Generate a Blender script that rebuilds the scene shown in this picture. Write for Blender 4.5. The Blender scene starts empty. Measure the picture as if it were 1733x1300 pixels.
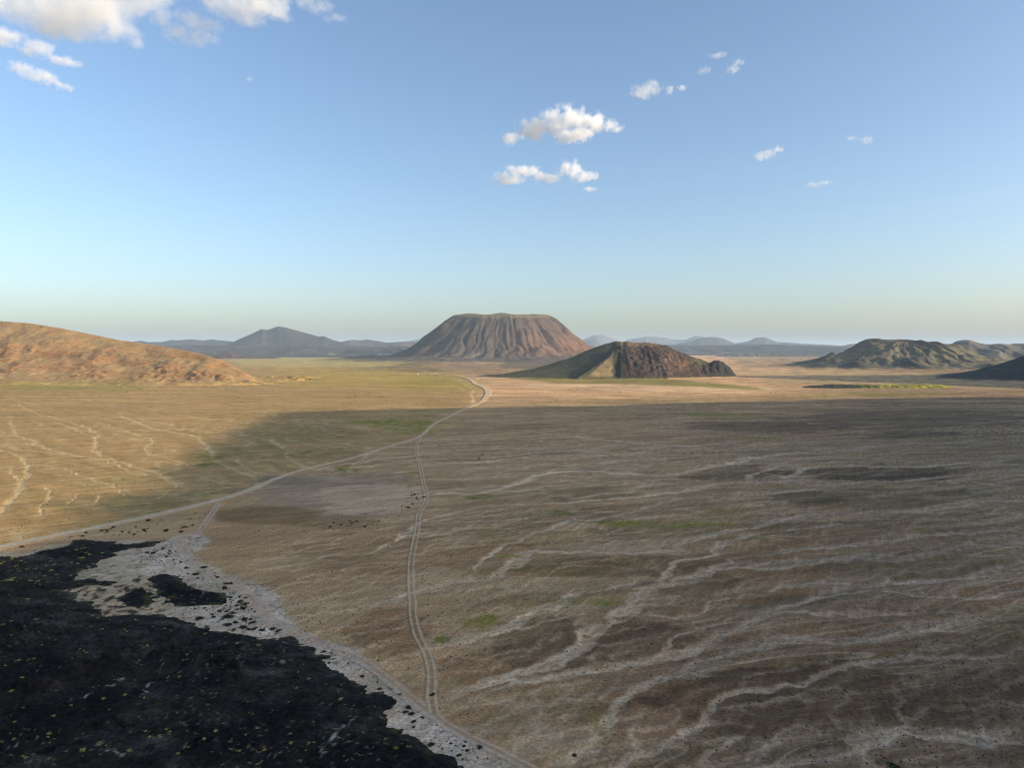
import bpy, math, random
import numpy as np
from mathutils import Vector, noise as mnoise

S = bpy.context.scene
COL = S.collection
rad = math.radians

# ------------------------------------------------------------------ camera
H = 100.0                       # flying height of the camera, metres
PW, PH, F = 1733.0, 1300.0, 1202.0
HOR = 590.0
PITCH = math.atan((PH / 2 - HOR) / F)
cam_d = bpy.data.cameras.new("camera")
cam_d.sensor_fit = 'HORIZONTAL'; cam_d.sensor_width = 36.0
cam_d.lens = 36.0 * F / PW
cam_d.clip_start = 0.5; cam_d.clip_end = 300000.0
cam = bpy.data.objects.new("camera", cam_d); COL.objects.link(cam)
cam.location = (0, 0, H); cam.rotation_euler = (math.pi / 2 - PITCH, 0, 0)
S.camera = cam

# ------------------------------------------------------------------ light
SUN_EL = 16.0                   # degrees above the horizon
SUN_BACK = 16.0                 # degrees behind the pure right-hand direction
SUN_STRENGTH = 3.0
SKY_STRENGTH = 0.118
EXPOSURE = 1.05
sx, sy = math.cos(rad(SUN_BACK)), -math.sin(rad(SUN_BACK))      # horizontal direction to the sun
sun_dir = Vector((sx * math.cos(rad(SUN_EL)), sy * math.cos(rad(SUN_EL)), math.sin(rad(SUN_EL))))
sd = bpy.data.lights.new("sun", 'SUN'); sd.energy = SUN_STRENGTH; sd.angle = rad(0.53); sd.color = (1.0, 0.88, 0.68)
so = bpy.data.objects.new("sun", sd); COL.objects.link(so)
so.rotation_euler = sun_dir.to_track_quat('Z', 'Y').to_euler(); so.location = (2000, -600, 900)

W = bpy.data.worlds.new("World"); S.world = W; W.use_nodes = True
nt = W.node_tree; bgn = nt.nodes["Background"]
sky = nt.nodes.new("ShaderNodeTexSky"); sky.sky_type = 'NISHITA'; sky.sun_disc = False
sky.sun_elevation = rad(SUN_EL)
sky.sun_rotation = math.atan2(sx, sy)      # clockwise from +Y
sky.altitude = 850; sky.air_density = 1.0; sky.dust_density = 4.0; sky.ozone_density = 2.1
nt.links.new(sky.outputs[0], bgn.inputs[0]); bgn.inputs[1].default_value = SKY_STRENGTH

vs = S.view_settings
S.display_settings.display_device = 'sRGB'
vs.view_transform = 'Standard'; vs.look = 'None'; vs.gamma = 1.0; vs.use_curve_mapping = False
vs.exposure = EXPOSURE
S.render.engine = 'CYCLES'
cy = S.cycles
cy.max_bounces = 6; cy.diffuse_bounces = 2; cy.glossy_bounces = 1; cy.transmission_bounces = 2
cy.volume_bounces = 8; cy.transparent_max_bounces = 8
cy.use_denoising = True
cy.volume_step_rate = 0.6
cy.filter_width = 1.1

# ------------------------------------------------------------------ helpers: noise and projection
_rng = np.random.default_rng(7)
_perm = np.concatenate([_rng.permutation(256)] * 3).astype(np.int32)
_ang = _rng.uniform(0, 2 * np.pi, 256).astype(np.float32)
_gx, _gy = np.cos(_ang), np.sin(_ang)

def perlin(x, y, seed=0):
    x = np.asarray(x, np.float64) + seed * 37.31; y = np.asarray(y, np.float64) + seed * 17.77
    xf = np.floor(x); yf = np.floor(y)
    xi = xf.astype(np.int64) & 255; yi = yf.astype(np.int64) & 255
    fx = (x - xf).astype(np.float32); fy = (y - yf).astype(np.float32)
    u = fx * fx * fx * (fx * (fx * 6 - 15) + 10); v = fy * fy * fy * (fy * (fy * 6 - 15) + 10)
    a = _perm[xi] + yi; b = _perm[xi + 1] + yi
    def g(h, px, py):
        h = _perm[h]; return _gx[h] * px + _gy[h] * py
    n00 = g(a, fx, fy); n10 = g(b, fx - 1, fy); n01 = g(a + 1, fx, fy - 1); n11 = g(b + 1, fx - 1, fy - 1)
    l0 = n00 + u * (n10 - n00); l1 = n01 + u * (n11 - n01)
    return (l0 + v * (l1 - l0)) * 1.5

def fbm(x, y, octv=4, seed=0, gain=0.5, lac=2.03):
    t = 0; amp = 1; tot = 0
    for i in range(octv):
        t = t + amp * perlin(x, y, seed + i * 5); tot += amp
        amp *= gain; x = x * lac; y = y * lac
    return t / tot

def ridged(x, y, octv=4, seed=0, gain=0.5):
    t = 0; amp = 1; tot = 0
    for i in range(octv):
        t = t + amp * (1 - np.abs(perlin(x, y, seed + i * 5)) * 2); tot += amp
        amp *= gain; x = x * 2.07; y = y * 2.07
    return t / tot

def ss(a, b, x):
    t = np.clip((np.asarray(x) - a) / (b - a), 0, 1); return t * t * (3 - 2 * t)
def lerp(a, b, t): return a + (b - a) * t
def mixc(c, col, m):
    return c + (np.array(col, np.float32)[None, :] - c) * m[:, None]

_cp, _sp = math.cos(PITCH), math.sin(PITCH)
def gpt(px, py, z=0.0):
    """ground point under a pixel of the photograph"""
    cx = (px - PW / 2) / F; cyy = (PH / 2 - py) / F
    dy = _cp + cyy * _sp; dz = -_sp + cyy * _cp
    t = (H - z) / (-dz)
    return cx * t, dy * t
def atdist(px, py, Y):
    """point seen at a pixel at forward distance Y: X, Z"""
    cx = (px - PW / 2) / F; cyy = (PH / 2 - py) / F
    dy = _cp + cyy * _sp; dz = -_sp + cyy * _cp
    t = Y / dy
    return cx * t, H + dz * t
def topix(X, Y, Z=0.0):
    Zc = Z - H
    f = Y * _cp - Zc * _sp; u = Y * _sp + Zc * _cp
    f = np.where(f < 1, 1, f)
    return PW / 2 + F * X / f, PH / 2 - F * u / f

def catmull(P, per=12):
    P = np.asarray(P, float); n = len(P); out = []
    for i in range(n - 1):
        p0 = P[max(i - 1, 0)]; p1 = P[i]; p2 = P[i + 1]; p3 = P[min(i + 2, n - 1)]
        for k in range(per):
            t = k / per
            out.append(0.5 * ((2 * p1) + (-p0 + p2) * t + (2 * p0 - 5 * p1 + 4 * p2 - p3) * t * t + (-p0 + 3 * p1 - 3 * p2 + p3) * t ** 3))
    out.append(P[-1]); return np.array(out)

def polydist(px, py, pts):
    """distance to an open polyline and the parameter 0..1 along it"""
    best = np.full(px.shape, 1e9, np.float32); par = np.zeros(px.shape, np.float32)
    n = len(pts) - 1
    for i in range(n):
        ax, ay = pts[i][:2]; bx, by = pts[i + 1][:2]
        dx, dy = bx - ax, by - ay; L = dx * dx + dy * dy + 1e-9
        t = np.clip(((px - ax) * dx + (py - ay) * dy) / L, 0, 1)
        d = np.hypot(px - ax - t * dx, py - ay - t * dy)
        m = d < best
        best = np.where(m, d, best); par = np.where(m, (i + t) / n, par)
    return best, par

def inside(px, py, pts):
    r = np.zeros(px.shape, bool); n = len(pts); j = n - 1
    for i in range(n):
        xi, yi = pts[i]; xj, yj = pts[j]
        if yi != yj:
            r ^= ((yi > py) != (yj > py)) & (px < (xj - xi) * (py - yi) / (yj - yi) + xi)
        j = i
    return r
def sdf(px, py, pts):
    """signed distance, positive inside"""
    d, _ = polydist(px, py, list(pts) + [pts[0]])
    return np.where(inside(px, py, pts), d, -d)

def grid_mesh(name, V, nu, nv, wrap=False, tint=None, keep=None, mat=None, smooth=True, kind='structure'):
    """V: (nu*nv,3), row-major in v then u"""
    idx = np.arange(nu * nv, dtype=np.int32).reshape(nv, nu)
    if wrap: idx = np.concatenate([idx, idx[:, :1]], axis=1)
    a = idx[:-1, :-1].ravel(); b = idx[:-1, 1:].ravel(); c = idx[1:, 1:].ravel(); d = idx[1:, :-1].ravel()
    Q = np.stack([a, b, c, d], 1)
    if keep is not None: Q = Q[keep[Q].all(1)]
    return raw_mesh(name, V, Q, tint, mat, smooth, kind)

def raw_mesh(name, V, Q, tint=None, mat=None, smooth=True, kind=None):
    me = bpy.data.meshes.new(name)
    V = np.ascontiguousarray(V, np.float32); Q = np.ascontiguousarray(Q, np.int32)
    k = Q.shape[1]
    me.vertices.add(len(V)); me.vertices.foreach_set("co", V.ravel())
    me.loops.add(Q.size); me.loops.foreach_set("vertex_index", Q.ravel())
    me.polygons.add(len(Q)); me.polygons.foreach_set("loop_start", np.arange(0, Q.size, k, dtype=np.int32))
    if smooth: me.polygons.foreach_set("use_smooth", np.ones(len(Q), bool))
    me.update(calc_edges=True)
    if tint is not None:
        at = me.attributes.new("tint", 'FLOAT_COLOR', 'POINT')
        c4 = np.ones((len(V), 4), np.float32); c4[:, :3] = tint
        at.data.foreach_set("color", c4.ravel())
    if mat: me.materials.append(mat)
    o = bpy.data.objects.new(name, me); COL.objects.link(o)
    if kind: o['kind'] = kind
    return o

# ------------------------------------------------------------------ materials
def new_mat(name):
    m = bpy.data.materials.new(name); m.use_nodes = True
    n = m.node_tree; b = n.nodes["Principled BSDF"]
    b.inputs["Roughness"].default_value = 0.95
    b.inputs["Specular IOR Level"].default_value = 0.08
    return m, n, b
def N(n, t, **kw):
    x = n.nodes.new(t)
    for k, v in kw.items(): setattr(x, k, v)
    return x
def noise_node(n, co, scale, detail=4, rough=0.55, stretch=(1, 1, 1), rot=0.0):
    mp = N(n, "ShaderNodeMapping"); mp.vector_type = 'TEXTURE'; mp.inputs["Rotation"].default_value = (0, 0, rot); mp.inputs["Scale"].default_value = tuple(1 / q for q in stretch)
    n.links.new(co, mp.inputs["Vector"])
    t = N(n, "ShaderNodeTexNoise"); t.inputs["Scale"].default_value = scale; t.inputs["Detail"].default_value = detail; t.inputs["Roughness"].default_value = rough
    n.links.new(mp.outputs[0], t.inputs["Vector"]); return t.outputs[0]
def mathn(n, op, a, b=None, c=None):
    x = N(n, "ShaderNodeMath", operation=op)
    for i, v in enumerate((a, b, c)):
        if v is None: continue
        if isinstance(v, (int, float)): x.inputs[i].default_value = v
        else: n.links.new(v, x.inputs[i])
    return x.outputs[0]
def maprange(n, v, a, b, c, d):
    x = N(n, "ShaderNodeMapRange"); n.links.new(v, x.inputs[0])
    for i, q in enumerate((a, b, c, d)): x.inputs[i + 1].default_value = q
    return x.outputs[0]

def earth_material(name, layers, bump=None, hue=0.06):
    """tint attribute x several noise layers: (scale, detail, stretch, rot, low, high)"""
    m, n, b = new_mat(name)
    at = N(n, "ShaderNodeAttribute", attribute_name="tint")
    tc = N(n, "ShaderNodeTexCoord"); co = tc.outputs["Object"]
    f = None; hs = []
    for (sc, det, st, rot, lo, hi) in layers:
        nz = noise_node(n, co, sc, det, 0.6, st, rot); hs.append(nz)
        r = maprange(n, nz, 0.28, 0.72, lo, hi)
        f = r if f is None else mathn(n, 'MULTIPLY', f, r)
    mul = N(n, "ShaderNodeVectorMath", operation='SCALE')
    n.links.new(at.outputs["Color"], mul.inputs[0]); n.links.new(f, mul.inputs["Scale"])
    # slow warm / cool drift so that no surface is one flat colour
    nz = noise_node(n, co, layers[0][0] * 0.23, 3, 0.6)
    cr = N(n, "ShaderNodeMix", data_type='RGBA', blend_type='MIX')
    n.links.new(maprange(n, nz, 0.3, 0.7, 0, 1), cr.inputs["Factor"])
    cr.inputs["A"].default_value = (1 + hue, 1, 1 - hue, 1); cr.inputs["B"].default_value = (1 - hue, 1, 1 + hue, 1)
    mm = N(n, "ShaderNodeMix", data_type='RGBA', blend_type='MULTIPLY'); mm.inputs["Factor"].default_value = 1
    n.links.new(mul.outputs[0], mm.inputs["A"]); n.links.new(cr.outputs["Result"], mm.inputs["B"])
    n.links.new(mm.outputs["Result"], b.inputs["Base Color"])
    if bump:
        which, dist = bump
        bp = N(n, "ShaderNodeBump"); bp.inputs["Strength"].default_value = 1.0; bp.inputs["Distance"].default_value = dist
        n.links.new(hs[which], bp.inputs["Height"]); n.links.new(bp.outputs[0], b.inputs["Normal"])
    return m

FLOW = rad(24)     # streaks on the fans run about 20 degrees off the picture plane
M_ground = earth_material("desert_ground", [
    (0.9, 6, (1, 1, 1), 0, 0.60, 1.40),
    (2.4, 3, (0.6, 1.2, 1), rad(62), 0.76, 1.24),
    (0.30, 5, (0.22, 1.4, 1), rad(62), 0.78, 1.22),
    (0.10, 6, (0.25, 1.3, 1), FLOW, 0.74, 1.26),
    (0.03, 5, (0.3, 1.2, 1), FLOW, 0.86, 1.14)], bump=(0, 0.45))
M_road = earth_material("road_dust", [(0.9, 5, (1, 1, 1), 0, 0.72, 1.26), (0.12, 4, (1, 1, 1), 0, 0.88, 1.1)], bump=(0, 0.06))
M_lava = earth_material("lava_rock", [(0.8, 8, (1, 1, 1), 0, 0.25, 1.9), (0.14, 6, (1, 1, 1), 0, 0.5, 1.5)], bump=(0, 1.6))
M_hill = earth_material("hill_rock", [(0.09, 6, (1, 1, 1), 0, 0.80, 1.2), (0.018, 5, (1, 1, 1), 0, 0.8, 1.2)], bump=(0, 1.6))
M_far = earth_material("far_hill_rock", [(0.012, 6, (1, 1, 1), 0, 0.75, 1.25), (0.002, 5, (1, 1, 1), 0, 0.8, 1.2)], bump=(0, 10.0))

# ------------------------------------------------------------------ traced plan of the plain (pixels of the photograph -> ground)
WASH = [  # (points, width in metres at both ends, depth)
 ([(775,733),(830,731),(880,728),(945,737),(1000,742),(1130,754),(1220,757),(1350,750),(1500,745)], 3, 26),
 ([(720,785),(820,782),(890,774),(950,771),(1060,770),(1220,771),(1400,766),(1480,757),(1650,748),(1733,746)], 4, 26),
 ([(640,838),(720,837),(760,835),(815,834),(870,820),(920,804),(980,799),(1100,802),(1180,795),(1220,786),(1300,773),(1345,770)], 7, 12),
 ([(640,935),(705,890),(750,872),(830,855),(960,853),(1000,847),(1100,838),(1200,823),(1260,818),(1330,815),(1500,815),(1580,811),(1620,802),(1733,795)], 5, 10),
 ([(1268,816),(1275,802),(1330,788),(1420,780)], 5, 5),
 ([(1330,815),(1335,805),(1390,790),(1520,790),(1620,785),(1733,778)], 6, 8),
 ([(780,990),(832,940),(860,925),(880,918),(900,905),(935,895),(965,882),(1010,879),(1070,864),(1120,850),(1200,838)], 3, 7),
 ([(600,1030),(704,1002),(760,985),(820,980),(860,962),(880,945),(910,932),(1000,934),(1140,935),(1160,922),(1213,905),(1300,885),(1370,870),(1450,865),(1600,866),(1733,866)], 6, 15),
 ([(1100,990),(1130,970),(1150,950),(1200,938),(1250,912),(1320,900),(1390,892),(1500,884)], 5, 6),
 ([(735,1092),(800,1080),(850,1065),(900,1038),(950,1022),(985,1003),(1030,998),(1100,988)], 10, 6),
 ([(760,1180),(840,1150),(900,1130),(950,1112),(985,1090),(1010,1060),(1050,1040),(1100,1005),(1140,985),(1220,962),(1300,955),(1400,945),(1500,942),(1600,930),(1733,915)], 6, 17),
 ([(1080,1040),(1150,1042),(1195,1030),(1210,1015),(1240,1008)], 1.8, 2.2),
 ([(800,1185),(880,1152),(940,1140),(1040,1125),(1100,1110),(1150,1100),(1215,1075),(1280,1055),(1330,1030),(1400,1010),(1500,985),(1620,978),(1700,960),(1733,955)], 4, 9),
 ([(1040,1125),(1100,1117),(1130,1095),(1160,1075),(1220,1055),(1290,1040)], 1.5, 2.2),
 ([(930,1300),(1000,1262),(1030,1220),(1050,1190),(1090,1165),(1150,1135),(1213,1105),(1260,1088),(1340,1076),(1450,1082),(1560,1062),(1733,1030)], 5, 12),
 ([(980,1320),(1040,1290),(1130,1250),(1180,1225),(1215,1185),(1250,1175),(1330,1165),(1400,1142),(1500,1120),(1580,1110),(1733,1105)], 3.5, 5),
 ([(1150,1330),(1213,1302),(1350,1290),(1420,1268),(1480,1250),(1550,1236),(1660,1240),(1733,1245)], 5, 11),
 ([(1300,1000),(1400,985),(1560,1010),(1733,1000)], 4, 7),
 ([(1250,1042),(1330,1038),(1420,1040),(1600,1035)], 3, 6),
 ([(1280,940),(1380,925),(1480,918),(1600,905),(1733,893)], 6, 9),
]
RILL = [
 ([(750,636),(715,629),(680,622),(640,614)], 22), ([(770,638),(730,630),(700,624),(690,616)], 14), ([(800,645),(812,640),(806,634),(770,628)], 10),
 ([(800,687),(802,676),(799,668),(803,660),(793,654),(785,650)], 9), ([(783,652),(795,650),(805,646)], 12), ([(776,655),(786,661)], 9), ([(760,640),(775,644),(790,652)], 9),
 ([(10,642),(60,646),(150,653),(250,655),(330,656),(420,658)], 7),
 ([(30,685),(65,700),(110,712),(150,725),(165,735),(160,760),(180,775),(250,795),(290,815)], 4.5),
 ([(0,735),(45,742),(70,757),(120,770),(180,780),(245,805)], 3.2),
 ([(200,700),(225,712),(270,728),(320,735),(345,750),(360,770),(368,785),(400,795),(430,810),(440,828)], 5),
 ([(170,715),(220,732),(260,745),(245,762),(300,780),(330,792)], 3),
 ([(0,762),(35,772),(48,795),(40,815),(20,845),(5,870)], 5),
 ([(15,795),(32,808),(40,822)], 3), ([(75,825),(85,840),(75,860),(70,870)], 2.4),
 ([(95,715),(130,728),(145,738)], 3.5), ([(20,712),(28,735),(50,745)], 3.5),
 ([(120,850),(135,835),(165,840),(160,855)], 1.8), ([(280,805),(300,820),(270,845)], 2.0),
 ([(455,745),(483,760),(490,775),(515,790),(540,795)], 4),
 ([(590,800),(600,785),(625,768)], 2.5), ([(100,790),(140,805),(190,822),(215,840)], 2.2),
 ([(395,770),(410,785),(432,800)], 3),
]
def gl(pts): return [gpt(*p) for p in pts]
MAIN_ROAD = [(-60,938),(0,927),(100,906),(200,886),(300,864),(370,847),(420,831),(470,810),(520,794),(560,785),(610,772),(650,759),(690,747),(714,737),(735,718),(760,706),(790,691),(812,682),(823,672),(826,663),(820,656),(805,650),(800,645),(790,641),(770,637),(740,634)]
BRANCH = [(800,686),(802,676),(799,668),(803,660),(793,654),(785,650),(778,646),(790,650),(804,647)]
TRACK = [(712,739),(704,762),(711,790),(716,815),(722,838),(720,852),(709,872),(706,900),(697,945),(696,985),(698,1015),(700,1048),(708,1078),(724,1110),(731,1145),(730,1180),(736,1212)]
EDGE_ROAD = [(372,851),(352,880),(338,898),(312,908),(300,912),(315,935),(345,965),(392,990),(424,1012),(445,1040),(480,1065),(535,1090),(600,1112),(640,1138),(690,1178),(735,1212),(780,1242),(850,1276),(930,1320)]
SALT = [(-200,975),(0,935),(60,930),(150,912),(280,915),(300,904),(338,902),(356,914),(345,928),(325,940),(375,968),(432,984),(475,1008),(498,1058),(560,1086),(610,1102),(625,1125),(680,1165),(728,1206),(790,1250),(850,1280),(910,1320),(700,1320),(400,1110),(100,1010),(0,975)]
LAVA = [(-420,1010),(-200,965),(0,944),(27,944),(60,937),(100,928),(126,916),(172,915),(200,921),(245,919),(277,916),(265,925),(225,928),(185,936),(200,940),(172,948),(159,960),(132,969),(126,982),(149,981),(165,983),(198,986),(188,994),(145,994),(100,1002),(126,1006),(139,1019),(172,1029),(175,1042),(281,1042),(318,1049),(331,1060),(357,1062),(397,1073),(430,1080),(470,1085),(492,1081),(517,1092),(535,1105),(551,1112),(554,1128),(585,1143),(615,1158),(634,1171),(655,1182),(668,1192),(646,1208),(655,1223),(668,1238),(683,1248),(708,1254),(720,1266),(748,1278),(769,1291),(800,1320),(760,1700),(-900,1700)]
LAVA_ISLE = [(254,978),(268,972),(300,973),(312,985),(325,998),(368,1000),(392,1012),(383,1022),(330,1027),(300,1028),(286,1020),(276,1008),(262,1000)]
LAVA_POOL = [(206,1008),(228,996),(247,998),(258,1012),(255,1022),(235,1030),(212,1025),(203,1018)]
RUBBLE = [(96,998),(140,994),(190,995),(215,985),(235,973),(258,978),(272,1005),(290,1020),(286,1032),(260,1040),(225,1042),(175,1043),(168,1030),(140,1020),(125,1008),(100,1006)]

ca, sa = math.cos(rad(20)), math.sin(rad(20))
def relief(X, Y, D):
    """height of the plain without the channels"""
    fade = 1 - ss(900, 2600, D)
    near = ss(30, 150, D)
    a = ca * X + sa * Y; c = -sa * X + ca * Y
    wv = fbm(X / 170, Y / 170, 2, 3) * 14
    h = 2.3 * fbm(a / 120, (c + wv) / 30, 3, 11) + 0.4 * fbm(X / 22, Y / 22, 3, 21)
    right = ss(-60, 60, X - 0.05 * Y)
    h = h * (0.35 + 0.65 * right)
    return h * fade * near

road_lines = [catmull(gl(r), 8) for r in (MAIN_ROAD, TRACK, EDGE_ROAD)]

def ground_z(X, Y):
    D = np.hypot(X, Y)
    h = relief(X, Y, D)
    # the tracks are worn level
    for ln in road_lines:
        d, _ = polydist(X, Y, ln)
        h = h * ss(2, 14 + 0.01 * D, d)
    h = h - 0.35 * wash_mask(X, Y)[0] * (1 - ss(900, 2500, D))
    return h

def wash_mask(X, Y):
    D = np.hypot(X, Y)
    wx = X + 6 * fbm(X / 28, Y / 28, 3, 41) * ss(50, 400, D) + 2.0 * fbm(X / 7, Y / 7, 2, 43)
    wy = Y + 7 * fbm(X / 28, Y / 28, 3, 47) * ss(50, 400, D) + 2.2 * fbm(X / 7, Y / 7, 2, 49)
    m = np.zeros(X.shape, np.float32)
    for pts, w0, w1 in WASH:
        g = np.array(gl(pts)); ln = catmull(g, 5)
        pad = max(w0, w1) * 3 + 25
        sel = (X > ln[:, 0].min() - pad) & (X < ln[:, 0].max() + pad) & (Y > ln[:, 1].min() - pad) & (Y < ln[:, 1].max() + pad)
        if not sel.any(): continue
        d, t = polydist(wx[sel], wy[sel], ln)
        w = (w0 + (w1 - w0) * t) * 0.5 * (0.95 + 0.8 * fbm(X[sel] / 24, Y[sel] / 24, 3, 55))
        w = np.maximum(w, 0.5)
        k = 1 - ss(0.6, 1.1, d / w)
        k = k * (1 - 0.5 * ss(0.9, 1.0, t)) * (0.45 + 0.55 * ss(0.0, 0.06, t))
        m[sel] = np.maximum(m[sel], k)
    r = np.zeros(X.shape, np.float32)
    for pts, w in RILL:
        g = np.array(gl(pts)); ln = catmull(g, 5); pad = 30
        sel = (X > ln[:, 0].min() - pad) & (X < ln[:, 0].max() + pad) & (Y > ln[:, 1].min() - pad) & (Y < ln[:, 1].max() + pad)
        if not sel.any(): continue
        d, t = polydist(wx[sel], wy[sel], ln)
        wv = w * 0.72 * (0.5 + 0.9 * np.abs(fbm(X[sel] / 15, Y[sel] / 15, 2, 61)))
        r[sel] = np.maximum(r[sel], (1 - ss(0.3, 1.1, d / wv)))
    return m, r

def soft(px, py, poly, s, ys=2.5):
    """soft mask of a region of the plain"""
    q = [(x, y * ys) for x, y in poly]
    return ss(-s, s, sdf(px, py * ys, q))
def blob(px, py, x, y, rx, ry):
    return np.exp(-(((px - x) / rx) ** 2 + ((py - y) / ry) ** 2))

def ground_tint(X, Y, wash, rill):
    n = len(X); D = np.hypot(X, Y)
    px, py = topix(X, np.maximum(Y, 2.0))
    far = ss(600, 1500, D)
    n1 = fbm(X / 60, Y / 60, 4, 71); n2 = fbm(X / 300, Y / 300, 4, 75)
    jx = px + 26 * n2 + 14 * n1; jy = py + (5 * n2 + 4 * n1) * (0.4 + 0.6 * ss(600, 800, py))
    a = ca * X + sa * Y; c = -sa * X + ca * Y
    wv = 16 * fbm(X / 130, Y / 130, 3, 81)
    st = fbm(a / 150, (c + wv) / 16, 4, 85)               # streaks along the fan
    st2 = fbm(a / 420, (c + wv) / 60, 4, 87)
    # base: pale tan in the middle, dark gravel to the right, painted darker low down for weak skylight
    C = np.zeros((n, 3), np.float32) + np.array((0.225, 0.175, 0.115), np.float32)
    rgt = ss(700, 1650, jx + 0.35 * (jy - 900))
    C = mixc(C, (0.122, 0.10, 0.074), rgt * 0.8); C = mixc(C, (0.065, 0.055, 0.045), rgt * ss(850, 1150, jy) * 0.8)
    C = mixc(C, (0.23, 0.205, 0.155), ss(0.0, 0.5, -st2) * 0.45 * (1 - rgt))
    C = mixc(C, (0.155, 0.108, 0.072), ss(0.02, 0.45, st2) * 0.7 * (1 - far))
    C = mixc(C, (0.085, 0.075, 0.045), ss(0.08, 0.5, st) * 0.7 * ss(650, 1000, jx))
    C = mixc(C, (0.26, 0.235, 0.20), ss(0.10, 0.45, -st) * 0.5 * ss(600, 900, jx) * (1 - 0.4 * rgt))
    # thin braided channels between the main washes
    for (la, lc, w, sd_, k) in ((90, 13, 0.055, 91, 0.55), (45, 7, 0.07, 95, 0.35), (220, 34, 0.04, 97, 0.55)):
        q = np.abs(perlin(a / la + 0.6 * n1, (c + wv) / lc, sd_))
        C = mixc(C, (0.27, 0.245, 0.21), (1 - ss(0.3 * w, 1.6 * w, q)) * k * ss(560, 800, jx) * ss(660, 720, py) * ss(-0.3, 0.2, n2 + 0.5 * st2))
    rr = np.maximum(rills_at(X, Y, 0) * ss(470, 400, Y), np.maximum(rills_at(X, Y, 1) * ss(1050, 700, D), rills_at(X, Y, 2) * 0.35))
    rr = rr * (0.55 + 0.6 * ss(-0.3, 0.3, n1 + 0.5 * n2))
    rcol = mixc(np.zeros((n, 3), np.float32) + np.array((0.33, 0.29, 0.235), np.float32), (0.20, 0.185, 0.165), rgt)
    C = C + (rcol - C) * (np.clip(rr, 0, 1) * 0.8)[:, None]
    # left plain: dry grass over sand
    left = ss(20, -25, jx - np.interp(py, [590, 630, 640, 655, 690, 740, 800, 850, 935, 1300], [690, 760, 785, 812, 790, 700, 510, 370, -40, -1600]))
    ld = fbm((X * 0.68 - Y * 0.73) / 90, (X * 0.73 + Y * 0.68) / 14, 4, 101)
    Lc = np.zeros((n, 3), np.float32) + np.array((0.285, 0.205, 0.115), np.float32)
    Lc = mixc(Lc, (0.20, 0.155, 0.075), ss(0.0, 0.5, ld) * 0.6)
    Lc = mixc(Lc, (0.33, 0.235, 0.14), ss(0.05, 0.5, -ld) * 0.6)
    gold = ss(670, 640, jy + 0.02 * (600 - px)) * ss(380, 560, jx)
    Lc = mixc(Lc, (0.29, 0.225, 0.075), gold * 0.9)
    Lc = mixc(Lc, (0.17, 0.15, 0.05), ss(0.1, 0.45, n1 + 0.6 * n2) * 0.55 * ss(840, 700, py) * ss(250, 480, px))
    for (la, lc, w, sd_, k) in ((40, 11, 0.035, 111, 0.5), (22, 7, 0.05, 113, 0.35)):
        q = np.abs(perlin((X * 0.62 - Y * 0.78) / la + n1, (X * 0.78 + Y * 0.62) / lc, sd_))
        Lc = mixc(Lc, (0.40, 0.33, 0.235), (1 - ss(0.3 * w, 1.5 * w, q)) * k * ss(1700, 900, D) * ss(-0.2, 0.25, n2 + n1))
    Lc = mixc(Lc, (0.42, 0.345, 0.25), rills_at(X, Y, 3) * (0.3 + 0.8 * ss(-0.3, 0.3, n1)) * ss(1500, 900, D) * 0.75)
    Lc = mixc(Lc, (0.17, 0.155, 0.085), ss(-0.1, 0.4, n1) * blob(px, py, 210, 850, 190, 45) * 0.9)
    C = C + (Lc - C) * left[:, None]
    # washes of pale gravel
    wcol = mixc(np.zeros((n, 3), np.float32) + np.array((0.275, 0.25, 0.22), np.float32), (0.175, 0.168, 0.162), ss(900, 1500, px))
    wk = wash * np.clip(0.48 + 0.8 * fbm(X / 5, Y / 5, 4, 121) + 0.9 * fbm(a / 26, c / 2.6, 3, 122) + 0.3 * st, 0.08, 0.9)
    C = C + (wcol - C) * (np.clip(wk, 0, 1) * (1 - 0.25 * rgt))[:, None]
    C = C * (1 + 0.28 * np.clip(rr, 0, 1) * wash - 0.15 * wash * ss(0.1, 0.5, fbm(a / 14, c / 2.2, 3, 123)))[:, None]
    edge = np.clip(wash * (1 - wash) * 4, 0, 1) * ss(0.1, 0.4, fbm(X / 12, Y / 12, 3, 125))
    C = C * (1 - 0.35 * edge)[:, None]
    C = mixc(C, (0.43, 0.36, 0.26), rill * (0.6 + 0.6 * fbm(X / 6, Y / 6, 2, 131)).clip(0, 1))
    nf = fbm(X / 9, Y / 9, 4, 127)
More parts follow.
